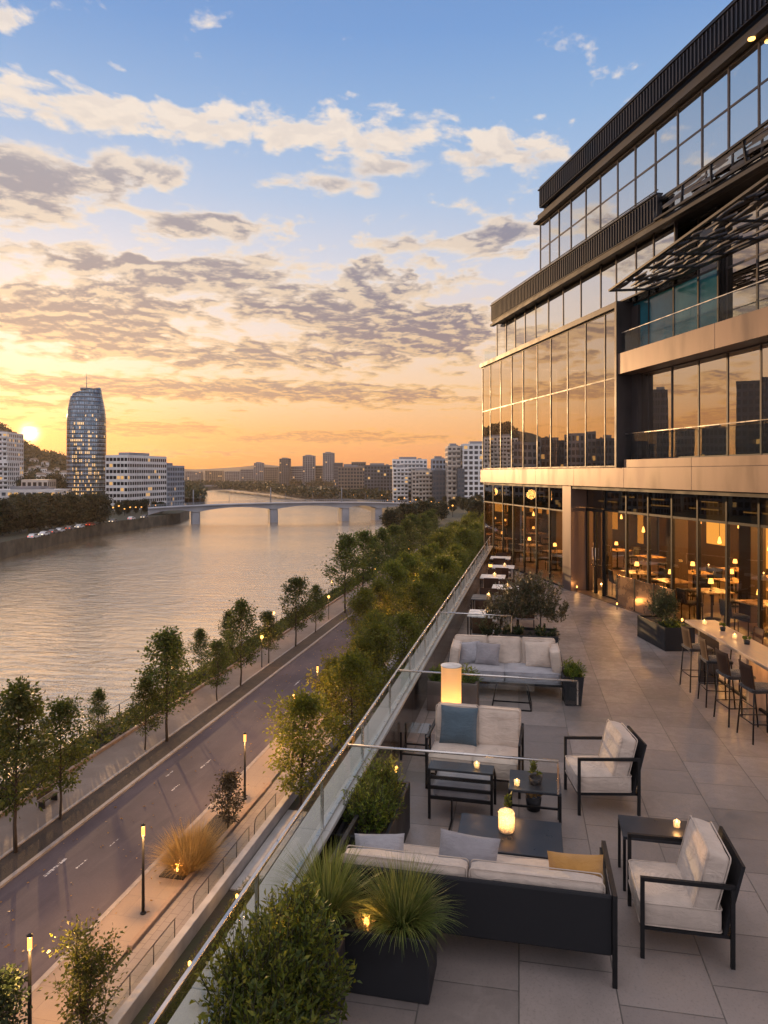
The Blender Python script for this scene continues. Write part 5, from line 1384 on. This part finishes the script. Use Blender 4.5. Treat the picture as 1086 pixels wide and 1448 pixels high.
# second riverside row (low, on the planted edge)
for i, (px, py, s_) in enumerate(((20, 1130, .55), (150, 1050, .45), (255, 985, .6), (330, 935, .6), (300, 960, .55))):
    q = G(px, py, ZR); plant('verge', (-31.6, q.y, ZR+.05), s_, 'low bushy tree on the planted river edge', 'bushes on the river edge')
q = G(412, 1140, ZR)
plant('gold', (-13.6, q.y, ZR), .80, 'nearest golden green tree right of the footpath')
plant('gold', (-14.3, 50.5, ZR), .72, 'second golden green tree beside the half hidden lamp post')
plant('gold', (-12.6, 48.0, ZR), .85, 'golden green tree close to the terrace wall')
for i in range(18):
    y = 57+i*8.1
    plant('gold', ((-17.3 if y > 66 else -14.6)+rnd.uniform(-.5, .5), y+rnd.uniform(-1, 1), ZR), rnd.uniform(.85, 1.08)*(1 if y > 70 else .8), 'tree in the dense golden green mass over the road', 'dense golden green trees')
    plant('gold', (-12.6+rnd.uniform(-.9, .9), y+3+rnd.uniform(-1, 1), ZR), rnd.uniform(.85, 1.12)*(1 if y > 70 else .85), 'tree in the dense golden green mass over the road', 'dense golden green trees')
for i in range(7):
    plant('gold', (-8.5+rnd.uniform(-1, 1), 150+i*17, ZR), rnd.uniform(1.0, 1.25), 'golden green tree on the building side of the far street', 'trees along the far street')
# rounder dark trees towards the bridge (right bank)
for (px, py, D, s_) in ((552, 752, 236, .7), (575, 748, 246, .85), (600, 742, 256, .9), (565, 742, 270, .6), (585, 738, 285, .7), (612, 735, 275, .75), (625, 730, 300, .7), (640, 722, 360, .6), (655, 718, 380, .6), (668, 722, 330, .8), (676, 735, 260, .9), (610, 716, 420, .5), (590, 714, 440, .45), (630, 712, 440, .5), (566, 713, 450, .45), (545, 712, 460, .45), (648, 716, 420, .55), (676, 712, 400, .7)):
    q = P(px, HOR, D); plant('far', (q.x, q.y, ZR), s_, 'dark round tree between the bridge and the apartment blocks', 'dark round trees on the near bank')
# trees on the far bank quay
for i in range(13):
    f_ = i/12; px = -30+f_*172; D = 212+f_*60
    q = P(px, HOR, D); plant('far', (q.x, q.y, ZR+.3), rnd.uniform(.95, 1.12), 'round dark tree in the row along the far quay', 'row of trees on the far quay')
for (px, D, s_) in ((25, 285, 1.0), (60, 300, 1.0), (168, 330, .55), (180, 340, .6), (192, 350, .55), (205, 352, .6), (218, 350, .5), (228, 345, .5), (40, 420, 1.6), (75, 440, 1.7), (92, 430, 1.3), (110, 350, .6), (136, 340, .6)):
    q = P(px, HOR, D); plant('far', (q.x, q.y, ZR+.3), s_, 'dark tree among the buildings on the far bank', 'trees among the far bank buildings')
def treeline(name, pts, h, seed, label):
    rg = np.random.default_rng(seed); V_ = []; Dd = []
    for (a, b) in zip(pts, pts[1:]):
        qa, qb = P(a[0], HOR, a[1]), P(b[0], HOR, b[1]); n = int((qb-qa).length*9)
        f_ = rg.uniform(0, 1, n)[:, None]; base = np.array([[qa.x, qa.y]])*(1-f_)+np.array([[qb.x, qb.y]])*f_
        ph = np.array([noise.noise(Vector((x*.12, y*.12, seed))) for x, y in base])
        hh = h*(.75+.55*ph)
        zz_ = rg.uniform(0, 1, n)**.8*hh
        V_.append(np.concatenate([base+rg.normal(size=(n, 2))*4, (ZR+zz_)[:, None]], 1)); Dd.append(rg.normal(size=(n, 3)))
    tag(leaf_obj(name, np.concatenate(V_), np.concatenate(Dd), 2.6, 1.8, M['leaf_far'], None, seed), label, 'trees', kind='stuff')
treeline('treeline', [(310, 1000), (370, 800), (430, 640), (500, 560), (560, 500), (600, 470)], 9, 4, 'continuous belt of dark trees along the bend of the near bank')
treeline('treeline', [(235, 980), (300, 1120), (400, 1150), (560, 900)], 10, 6, 'distant belt of trees beyond the second bridge')
# ---------------------------------------------------------------- city
M['w_white'] = pm('render_white', (.70, .68, .66, 1), .8, 0, .12, .2, .1, 3)
M['w_cream'] = pm('render_cream', (.52, .45, .38, 1), .8, 0, .15, .2, .1, 3)
M['w_grey'] = pm('render_grey', (.22, .22, .235, 1), .8, 0, .18, .15, .1, 3)
M['w_dark'] = pm('render_dark', (.07, .08, .095, 1), .6, 0, .25, .1, .1, 3)
M['w_blue'] = pm('cladding_blue_grey', (.26, .30, .36, 1), .5, 0, .15, .15, .1, 3)
M['w_brown'] = pm('render_brown', (.20, .155, .12, 1), .8, 0, .2, .15, .1, 3)
M['win_d'] = pm('window_dark', (.018, .022, .028, 1), .08, 0, .4, .4, .05, 2)
M['win_b'] = pm('window_blue', (.06, .085, .11, 1), .1, 0, .4, .4, .05, 2)
M['win_lit'] = emit('window_lit', (1, .56, .2, 1), .75)
rb = random.Random(31)
def block(name, label, cat, px, D, w_, d_, h_, floors, bays, wall, rot=None, base=None, win='win_d', lit=.03, balc=0.0, side=True, pier=.32, group=None, roof=True, sbays=None, spand=.38, glassside=None, loc=None):
    """block with real openings; front faces local -y. px is the photo column of its front-left corner, D its distance"""
    q = P(px, HOR, D) if loc is None else Vector(loc); base = ZR if base is None else base
    if rot is None: rot = YAW
    o = thing(name, label, cat, (q.x, q.y, base), rot, group)
    f = MB(); fh = h_/floors; sp = fh*spand; in_ = .35
    f.box(in_, w_-in_, in_, d_-in_, 0, h_-.3)
    for k in range(floors+1):
        z0 = max(0, k*fh-sp*.6); z1 = min(h_, k*fh+sp*.4)+(.6 if k == floors else 0)
        f.box(0, w_, 0, d_, z0, z1)
    bw = w_/bays
    for i in range(bays+1):
        x0 = max(.01, i*bw-bw*pier/2); x1 = min(w_-.01, i*bw+bw*pier/2)
        f.box(x0, x1, .02, .34, .05, h_-.05)
    sb = sbays or max(2, int(d_/w_*bays)); sw = d_/sb
    if side:
        for i in range(sb+1):
            y0 = max(.35, i*sw-sw*pier/2); y1 = min(d_-.01, i*sw+sw*pier/2)
            f.box(.015, .34, y0, y1, .05, h_-.05); f.box(w_-.34, w_-.015, y0, y1, .05, h_-.05)
    f.build('wall', M[wall], o)
    if balc:
        pb = None
        for k in range(1, floors):
            for i in range(bays):
                if rb.random() < .8:
                    if pb is None: pb = bc_ = MB().box(.15, bw-.15, -balc, -.004, -.12, .9*fh*.33).build('balcony', M[wall], o)
                    else: bc_ = pb.copy(); link(bc_, o)
                    bc_.location = (i*bw, 0, k*fh)
    nw = 0; rest = [MB(), MB()]; protos = {}
    def win_at(face, i, k):
        nonlocal nw
        z0 = k*fh+sp*.4; z1 = (k+1)*fh-sp*.6
        l = rb.random() < lit
        key = (face, l)
        if face == 'f': box_ = (i*bw+bw*pier/2, (i+1)*bw-bw*pier/2, in_-.06, in_-.02); wm = win
        elif face == 'l': box_ = (in_-.06, in_-.02, i*sw+sw*pier/2, (i+1)*sw-sw*pier/2); wm = win
        else: box_ = (w_-in_+.02, w_-in_+.06, i*sw+sw*pier/2, (i+1)*sw-sw*pier/2); wm = win
        if nw < 90:
            if key not in protos:
                b_ = MB().box(0, box_[1]-box_[0], 0, box_[3]-box_[2], 0, z1-z0).build('window', M['win_lit'] if l else M[wm], o); protos[key] = b_
            else: b_ = protos[key].copy(); link(b_, o)
            b_.location = (box_[0], box_[2], z0); nw += 1
        else: rest[1 if l else 0].box(*box_, z0, z1)
    for k in reversed(range(floors)):
        for i in range(bays): win_at('f', i, k)
    if side:
        for k in reversed(range(floors)):
            for i in range(sb):
                win_at('l' if px > 300 or loc is not None else 'r', i, k)
    for j, mb in enumerate(rest):
        if mb.v: tag(mb.build('windows', M['win_lit'] if j else M[win], o), kind='stuff')
    if roof:
        g_ = MB(); g_.box(w_*.2, w_*.7, d_*.2, d_*.7, h_+.1, h_+2.2); g_.box(w_*.75, w_*.85, d_*.3, d_*.5, h_+.1, h_+1.4); g_.build('roof_plant', M['w_grey'], o)
    return o
# right (near) bank apartment blocks
block('apartment_block', 'tall white apartment block nearest the glass building, rows of dark windows', 'apartment block', 655, 425, 22, 18, 37, 12, 7, 'w_white', YAW, win='win_d', balc=.0)
block('apartment_block', 'slim dark glass stair tower joined to the tall white block', 'apartment block', 647, 424, 4.2, 9, 22, 8, 2, 'w_dark', YAW, win='win_b', lit=.03, side=False, roof=False)
block('apartment_block', 'sunlit cream wing with balconies left of the tall white block', 'apartment block', 633, 432, 8, 18, 36, 12, 3, 'w_cream', YAW, balc=1.1)
block('apartment_block', 'dark blue glass block in the gap between the pale blocks', 'apartment block', 612, 445, 8, 14, 21, 7, 4, 'w_dark', YAW, win='win_b', lit=.02)
block('apartment_block', 'cream terraced block with stepped balconies in the middle of the row', 'apartment block', 583, 455, 13, 20, 21, 8, 6, 'w_cream', YAW, balc=1.2)
block('apartment_block', 'taller grey blue block rising behind the cream terraced block', 'apartment block', 611, 470, 9.5, 14, 29, 9, 4, 'w_blue', YAW)
block('apartment_block', 'pale block with broad balconies and flat roof plant, left of the stepped one', 'apartment block', 555, 490, 24, 20, 29, 10, 9, 'w_white', YAW, balc=1.2, win='win_b')
block('apartment_block', 'narrow pale balcony block at the left front of the apartment row', 'apartment block', 556, 470, 10, 12, 23, 9, 4, 'w_white', YAW, balc=1.2)
block('apartment_block', 'wide dark apartment block at the bend of the bank', 'apartment block', 515, 590, 24, 20, 26, 9, 9, 'w_dark', YAW, win='win_d', lit=.045)
block('apartment_block', 'lower grey brown apartment block left of the wide dark block', 'apartment block', 478, 640, 25, 20, 25, 8, 9, 'w_brown', YAW, lit=.045)
for (px, pw, ty, D, mt, lb) in ((456.5, 16, 641, 1050, 'w_grey', 'tallest grey tower on the skyline left of the apartment row'), (428, 17, 645, 1080, 'w_grey', 'grey tower second from the apartment row on the skyline'), (395, 15, 649, 1120, 'w_dark', 'dark slab tower in the middle of the skyline'), (359, 13, 655, 1250, 'w_grey', 'small pale tower at the left of the skyline group')):
    h_ = (HOR-ty)*D/F+H-ZR
    block('tower_block', lb, 'tower', px, D, pw*D/F, pw*D/F*.9, h_, 17, 5, mt, YAW, lit=.05, side=False, pier=.4, win='win_d', group='distant towers on the skyline')
for i, (px, pw, ty, D, mt) in enumerate(((373, 20, 661, 1200, 'w_brown'), (409, 20, 660, 1130, 'w_grey'), (443, 15, 659, 1100, 'w_brown'), (472, 12, 655, 900, 'w_dark'), (486, 12, 657, 760, 'w_grey'), (497, 20, 654, 720, 'w_brown'), (340, 18, 664, 1300, 'w_grey'), (318, 20, 667, 1400, 'w_grey'), (290, 24, 666, 1500, 'w_brown'), (262, 22, 667, 1500, 'w_grey'), (236, 20, 668, 1500, 'w_brown'))):
    h_ = max(14, (HOR-ty)*D/F+H-ZR)
    block('city_block', 'low distant city block on the skyline beyond the river bend', 'building', px, D, pw*D/F, 20, h_, 8, 8, mt, YAW, lit=.045, side=False, roof=False, group='low distant city blocks')
# far bank
block('apartment_block', 'big white terraced apartment building cut by the left edge', 'apartment block', -60, 470, 31, 30, 47, 15, 10, 'w_white', YAW+R(8), balc=1.3, lit=.1)
block('apartment_block', 'lower stepped wing of the big white terraced building', 'apartment block', -10, 452, 9, 20, 27, 9, 3, 'w_white', YAW+R(8), balc=1.3, roof=False)
block('hotel', 'low white pavilion building behind the quay trees', 'building', -8, 360, 30, 22, 10.5, 3, 10, 'w_white', YAW+R(5), lit=.15, base=ZR+.3, win='win_b', balc=1.0)
block('hotel', 'small upper storey set back on the white pavilion', 'building', 30, 385, 14, 12, 15.5, 4, 5, 'w_cream', YAW+R(5), lit=.1, base=ZR+.3, roof=False)
block('office_block', 'pale office block with ribbon windows right of the curved glass tower', 'office block', 149, 372, 13, 40, 28.5, 9, 6, 'w_white', YAW-R(12), win='win_d', base=ZR+.3, lit=.05, pier=.12, spand=.45)
block('office_block', 'lower grey office block stepping down towards the bridge', 'office block', 184, 395, 9, 30, 22, 7, 4, 'w_grey', YAW-R(12), win='win_d', base=ZR+.3, lit=.06)
block('office_block', 'end office block of the far bank row beside the bridge', 'office block', 203, 410, 13.5, 26, 23.5, 8, 6, 'w_blue', YAW-R(8), win='win_d', base=ZR+.3, lit=.05)
# curved glass tower
TD = 400; tw = thing('glass_tower', 'tall curved glass tower with lit windows and a thin spire', 'tower', tuple(P(122.5, HOR, TD))[:2]+(ZR+.3,), YAW+R(15))
def tower_mat():
    m, t = newmat('tower_glass'); c = t.co(); s_ = t.n('ShaderNodeSeparateXYZ', {0: c})
    ang = t.m('ARCTAN2', s_.outputs[0], s_.outputs[1])
    v2 = t.n('ShaderNodeCombineXYZ', {0: t.m('MULTIPLY', ang, 12.0), 1: s_.outputs[2], 2: 0.0}).outputs[0]
    cell = t.vm('FLOOR', t.vm('DIVIDE', v2, (1.25, 2.3, 1)))
    wn = t.n('ShaderNodeTexWhiteNoise', {'Vector': cell}, noise_dimensions='3D').outputs[0]
    fr_ = t.vm('FRACTION', t.vm('DIVIDE', v2, (1.25, 2.3, 1))); f2 = t.n('ShaderNodeSeparateXYZ', {0: fr_})
    inside = t.m('MULTIPLY', t.m('MULTIPLY', t.m('GREATER_THAN', f2.outputs[0], .16), t.m('LESS_THAN', f2.outputs[0], .84)), t.m('MULTIPLY', t.m('GREATER_THAN', f2.outputs[1], .2), t.m('LESS_THAN', f2.outputs[1], .82)))
    # lit column facing the river
    band_ = t.mr(t.m('ABSOLUTE', t.m('SUBTRACT', t.m('ABSOLUTE', ang), 2.75)), .12, .5, .5, .03)
    top = t.mr(s_.outputs[2], 40, 54, 1, 0)
    litm = t.m('MULTIPLY', t.m('GREATER_THAN', t.m('MULTIPLY', band_, top), wn), inside)
    base = t.mix(t.mr(wn, .2, .9), (.12, .17, .22, 1), (.26, .35, .43, 1)); base = t.mix(inside, (.05, .06, .07, 1), base)
    p = t.pbsdf(Base_Color=base, Roughness=.14, Metallic=.55, Emission_Color=(1, .58, .2, 1), Emission_Strength=t.m('MULTIPLY', litm, 1.1))
    t.out(p); return m
M['tower_glass'] = tower_mat()
def tprof(z_):
    f_ = z_/66; return 1.0+.035*math.sin(math.pi*f_)-(max(0, f_-.72)/.28)**2*.26-.05*max(0, .25-f_)
f = MB(); n = 48; vs = []; fs = []; zs = [66*i/40 for i in range(41)]
def tring(z_, k=1.0, cut=0):
    r_ = tprof(z_)*k; out_ = []
    for j in range(n):
        a = 2*math.pi*j/n; out_.append((10.0*r_*math.copysign(abs(math.cos(a))**.8, math.cos(a)), 8.2*r_*math.copysign(abs(math.sin(a))**.8, math.sin(a)), z_+(2.0*math.cos(a) if z_ > 64 else 0)))
    return out_
for z_ in zs: vs += tring(z_)
for i in range(40):
    for j in range(n): fs.append((i*n+j, i*n+(j+1) % n, (i+1)*n+(j+1) % n, (i+1)*n+j))
fs.append(tuple(range(40*n, 41*n))); f.add(vs, fs, True); f.build('glass_body', M['tower_glass'], tw)
f = MB()
for i in range(1, 27):
    z_ = i*2.4; a, b = tring(z_, 1.012), tring(z_+.28, 1.012); m_ = len(a)
    f.add(a+b, [(j, (j+1) % m_, m_+(j+1) % m_, m_+j) for j in range(m_)], True)
f.build('floor_edge', M['w_blue'], tw)
MB().tube([(0, 0, 64), (0, 0, 70), (0, 0, 76)], [.28, .2, .08], 6).build('spire', M['w_grey'], tw)
f = MB(); f.lathe([(3.4, 66.5), (3.4, 67.6), (3.0, 67.7)], n=24); f.build('crown', M['w_grey'], tw)
block('podium_building', 'low glass entrance building at the foot of the curved tower', 'building', 104, 385, 18, 12, 7, 2, 8, 'w_blue', YAW, lit=.3, base=ZR+.3, roof=False, win='win_b')
# towers further along the far bank, seen in the glass facade
pn = Vector((-math.cos(FROT+math.pi/2), -math.sin(FROT+math.pi/2), 0))
cam0 = Vector((0, 0, H)); dd = (Vector((A0.x, A0.y, H))-cam0).dot(pn)
cm = cam0+pn*2*dd
def mir(px, D):
    v_ = P(px, HOR, 1.0)-cam0; v_.normalize(); r_ = v_-pn*2*v_.dot(pn); return cm+r_*D
refl = [(878, 842, 34, 'w_dark'), (842, 805, 38, 'w_grey'), (805, 765, 36, 'w_dark'), (765, 725, 34, 'w_grey'), (952, 928, 57, 'w_dark'), (984, 956, 40, 'w_grey'), (1026, 990, 38, 'w_dark'), (1090, 1036, 60, 'w_dark'), (925, 882, 33, 'w_grey'), (1150, 1096, 46, 'w_grey')]
for i, (pa, pb, h_, mt) in enumerate(refl):
    D = 350+(i % 3)*14; a, b = mir(pa, D), mir(pb, D); v_ = b-a
    rot = math.atan2(v_.y, v_.x)
    block('tower_block', 'far bank tower seen only as a reflection in the glass facade', 'tower', 400, D, v_.length, 16, h_*1.03, max(6, int(h_/3.4)), 6, mt, rot, lit=.03, side=False, group='towers reflected in the facade', loc=(a.x, a.y, 0), roof=(i % 2 == 0))
# hillside houses
hs = thing('house', 'pale house with a dark roof on the wooded hillside', 'house', (0, 0, 0), 0, 'houses on the hillside')
MB().box(-5, 5, -4, 4, -6, 5).build('wall', M['w_white'], hs)
f = MB(); f.add([(-5.4, -4.4, 5.01), (5.4, -4.4, 5.01), (5.4, 4.4, 5.01), (-5.4, 4.4, 5.01), (-5.0, 0, 7.6), (5.0, 0, 7.6)], [(3, 2, 1, 0), (0, 1, 5, 4), (2, 3, 4, 5), (1, 2, 5), (3, 0, 4)]); f.build('roof', M['w_brown'], hs)
for x in (-3, 0, 3): MB().box(x-.8, x+.8, -4.05, -3.98, .5, 3.2).build('window', M['win_d'], hs)
def hillz(px, f_):
    return None
hpos = [(38, 668, 640), (46, 664, 670), (54, 660, 690), (62, 664, 650), (70, 668, 640), (78, 672, 640), (58, 674, 610), (66, 679, 600), (74, 682, 600), (84, 678, 610), (88, 684, 600), (48, 652, 730), (64, 655, 720), (50, 681, 590), (80, 664, 700), (92, 671, 640)]
for i, (px, py, D) in enumerate(hpos):
    q = P(px, py, D); o = hs if i == 0 else dup(hs, (0, 0, 0)); sc_ = rnd.uniform(.45, .75); o.scale = (sc_,)*3
    o.location = (q.x, q.y, q.z-2); o.rotation_euler = (0, 0, YAW+R(rnd.uniform(-25, 25)))
# wooded cover of the hill
rg = np.random.default_rng(9); V_ = []
for i in range(5200):
    px = rg.uniform(-80, 285); f_ = rg.uniform(0, .75)
    q = P(px, HOR, 560+600*f_); prof = math.sin(math.pi*f_*.5); hh = itop(px)+7*noise.fractal(Vector((px*.012, f_*1.7, 8)), 1, 2, 5)
    z_ = -16+(hh+16)*prof**.8
    for _ in range(5): V_.append((q.x+rg.normal()*2.5, q.y+rg.normal()*2.5, z_+rg.uniform(-.5, 5.5)))
V_ = np.array(V_); tag(leaf_obj('woods', V_, rg.normal(size=V_.shape), 3.4, 2.6, M['leaf_far'], None, 10), 'woods covering the hill behind the far bank', 'woods', kind='stuff')
# ---------------------------------------------------------------- bridge
b0, b1 = P(222, HOR, 331), P(606, HOR, 372)
d_ = b1-b0; LB = Vector((d_.x, d_.y, 0)).length; rotb = math.atan2(d_.y, d_.x)
br = thing('bridge', 'long pale river bridge on three piers with shallow arched girders', 'bridge', (b0.x, b0.y, 0), rotb)
ib_ = (Matrix.Translation((b0.x, b0.y, 0)) @ Matrix.Rotation(rotb, 4, 'Z')).inverted()
pxs = [(ib_ @ P(px, HOR, D)).x for px, D in ((277, 337), (388, 347), (491, 356))]
sup = [-4]+pxs+[LB*.80, LB+2]
def dz(x): return -11.6-3.4*((x-LB*.45)/(LB*.55))**2 if False else -11.2-1.6*((x-LB*.5)/(LB*.5))**2
f = MB(); n = 120; vs = []
for i in range(n+1):
    x = -4+(LB+6)*i/n; zt = dz(x)
    k = 0
    for a, b in zip(sup, sup[1:]):
        if a <= x <= b: u_ = (x-a)/(b-a); k = 4*u_*(1-u_); break
    zb = zt-2.9+1.75*k
    vs += [(x, 0, zt), (x, 9, zt), (x, 9, zb), (x, 0, zb)]
fs = []
for i in range(n):
    for j in range(4): fs.append((i*4+j, (i+1)*4+j, (i+1)*4+(j+1) % 4, i*4+(j+1) % 4))
fs += [(0, 1, 2, 3), (n*4+3, n*4+2, n*4+1, n*4)]
f.add(vs, [q_[::-1] for q_ in fs]); f.build('girder', M['bridgec'], br)
f = MB()
for i in range(n):
    x0 = -4+(LB+6)*i/n; x1 = -4+(LB+6)*(i+1)/n
    f.add([(x0, -.9, dz(x0)+.02), (x1, -.9, dz(x1)+.02), (x1, 9.9, dz(x1)+.02), (x0, 9.9, dz(x0)+.02), (x0, -.9, dz(x0)+.4), (x1, -.9, dz(x1)+.4), (x1, 9.9, dz(x1)+.4), (x0, 9.9, dz(x0)+.4)], [(3, 2, 1, 0), (4, 5, 6, 7), (0, 1, 5, 4), (2, 3, 7, 6)])
f.build('deck', M['bridgec'], br)
f = MB()
for yy in (-.85, 9.85):
    for i in range(n):
        x0 = -4+(LB+6)*i/n; x1 = -4+(LB+6)*(i+1)/n
        f.bar((x0, yy, dz(x0)+1.5), (x1, yy, dz(x1)+1.5), .10); f.bar((x0, yy, dz(x0)+.4), (x0, yy, dz(x0)+1.5), .08)
f.build('railing', M['w_blue'], br)
for x in pxs+[LB*.80]:
    MB().box(x-2.0, x+2.0, .3, 8.7, ZW-2, dz(x)-2.6, None, .5).build('pier', M['bridgec'], br)
for x in pxs[:3]:
    MB().tube([(x-1, 5, dz(x)+.4), (x-1, 5, dz(x)+7.8)], [.3, .22], 8).build('mast', M['w_grey'], br)
pl2 = thing('bridge_lamp', 'slender lamp with a curved arm on the bridge', 'street lamp', (0, 0, 0), rotb, 'lamps on the bridge')
MB().tube([(0, 0, 0), (0, 0, 4.2), (0, -.5, 5.0), (0, -1.6, 5.2)], [.1, .08, .07, .06], 6).build('post', M['w_grey'], pl2)
MB().box(-.2, .2, -2.1, -1.6, 5.1, 5.25).build('lamp_head', M['win_lit'], pl2)
mb_ = ib_.inverted()
for i in range(9):
    x = 6+i*(LB-10)/9; q = mb_ @ Vector((x, 9.2, dz(x)+.4))
    o = pl2 if i == 0 else dup(pl2, (0, 0, 0), rotb); o.location = q
# second distant bridge
q0, q1 = P(292, HOR, 1040), P(345, HOR, 1080); d_ = q1-q0
o = thing('bridge', 'small dark bridge far upstream near the skyline', 'bridge', (q0.x, q0.y, ZW), math.atan2(d_.y, d_.x))
MB().box(-10, d_.length+10, 0, 8, 4.6, 6.6).build('deck', M['w_grey'], o)
for i in range(4): MB().box(8+i*14, 11+i*14, 1, 7, -1, 4.6).build('pier', M['w_dark'], o)
# ---------------------------------------------------------------- cars and far lights
def car(mat):
    c = thing('parked_car', 'parked car', 'car', (0, 0, 0), 0)
    prof = [(-2.1, .35), (2.1, .35), (2.15, .7), (1.9, .86), (1.1, .95), (.45, 1.42), (-1.1, 1.45), (-1.75, .98), (-2.12, .9)]
    f = MB(); n = len(prof)
    f.add([(x, -.86, z_) for x, z_ in prof]+[(x, .86, z_) for x, z_ in prof], [tuple(range(n)), tuple(range(2*n-1, n-1, -1))]+[(i, n+i, n+(i+1) % n, (i+1) % n) for i in range(n)]); f.build('body', mat, c)
    MB().box(-1.35, .7, -.875, .875, 1.0, 1.32).build('side_window', M['carglass'], c)
    for x in (-1.3, 1.3):
        for y in (-.8, .8): MB().tube([(x, y-.1, .33), (x, y+.1, .33)], .33, 12).build('wheel', M['tyre'], c)
    for y in (-.6, .6): MB().box(2.1, 2.18, y-.18, y+.18, .6, .75).build('headlight', M['headlight'], c); MB().box(-2.17, -2.1, y-.18, y+.18, .7, .85).build('taillight', M['taillight'], c)
    return c
cw = [car(M['carwhite']), car(M['cargrey']), car(M['carred'])]
used = [False]*3
def putcar(k, loc, rz, label, group):
    o = cw[k] if not used[k] else dup(cw[k], loc, rz)
    used[k] = True; o.location = loc; o.rotation_euler = (0, 0, rz); o['label'] = label; o['group'] = group
qa, qb = P(40, HOR, 205), P(235, HOR, 318); rq = math.atan2(qb.y-qa.y, qb.x-qa.x)
for i, px in enumerate((48, 62, 76, 84, 100, 112, 128, 160, 186, 204)):
    f_ = (px-40)/195; D = 205+f_*118; q = P(px, HOR, D+2)
    putcar([0, 0, 1, 0, 1, 0, 2, 1, 0, 1][i], (q.x, q.y, ZR+.33), rq+(math.pi if i % 2 else 0), 'car on the quay road under the far bank trees', 'cars on the quay road')
for i in range(16):
    y = 130+i*16+rnd.uniform(-4, 4); lane = i % 2
    putcar([0, 1, 1, 2][i % 4], (-10.6 if lane else -7.6, y, ZR+.04), R(-90) if lane else R(90), 'car with lights on driving along the far street', 'cars on the far street')
# lights along the far streets
fl = thing('far_lamp', 'small lamp glowing on the distant street', 'street lamp', (0, 0, 0), 0, 'lamps on the distant streets')
MB().tube([(0, 0, 0), (0, 0, 5)], .1, 6).build('post', M['black'], fl); MB().lathe([(.12, 5), (.42, 5.25), (.42, 5.5), (.12, 5.75)], n=8).build('globe', M['farglow'], fl)
pos = [(P(px, HOR, D), ZR) for px, D in ((548, 440), (556, 430), (564, 436), (572, 428), (580, 420), (588, 410), (596, 418), (604, 400), (612, 380), (620, 372), (628, 350), (634, 340), (640, 320), (622, 395), (610, 405), (668, 330), (672, 300), (680, 270), (664, 300), (676, 240), (440, 640), (470, 600), (500, 560), (520, 520), (540, 500), (400, 760), (420, 700), (360, 850), (452, 640), (488, 590))]
pos += [(P(px, HOR, D), ZR+.3) for px, D in ((160, 318), (168, 322), (176, 326), (184, 330), (192, 334), (200, 338), (210, 340), (220, 346), (228, 352), (90, 300), (98, 320), (20, 260), (52, 250), (78, 262), (110, 285))]
for i, (q, z_) in enumerate(pos):
    o = fl if i == 0 else dup(fl, (0, 0, 0)); o.location = (q.x, q.y, z_); k = rnd.uniform(.7, 1.0); o.scale = (k, k, k*rnd.uniform(.6, 1))
# ---------------------------------------------------------------- evening haze
if HAZE > 0:
    hz = MB().box(-2900, 2600, -140, 3450, ZW-1.0, 150).build('haze', None)
    hz.data.materials.clear(); m, t = newmat('haze_air')
    pv_ = t.n('ShaderNodeVolumePrincipled', {'Color': (.95, .80, .66, 1), 'Density': HAZE, 'Anisotropy': .45})
    t.n('ShaderNodeOutputMaterial', {'Volume': pv_.outputs[0]}); hz.data.materials.append(m)
    tag(hz, 'thin warm evening haze over the river and the city', 'haze', kind='stuff')
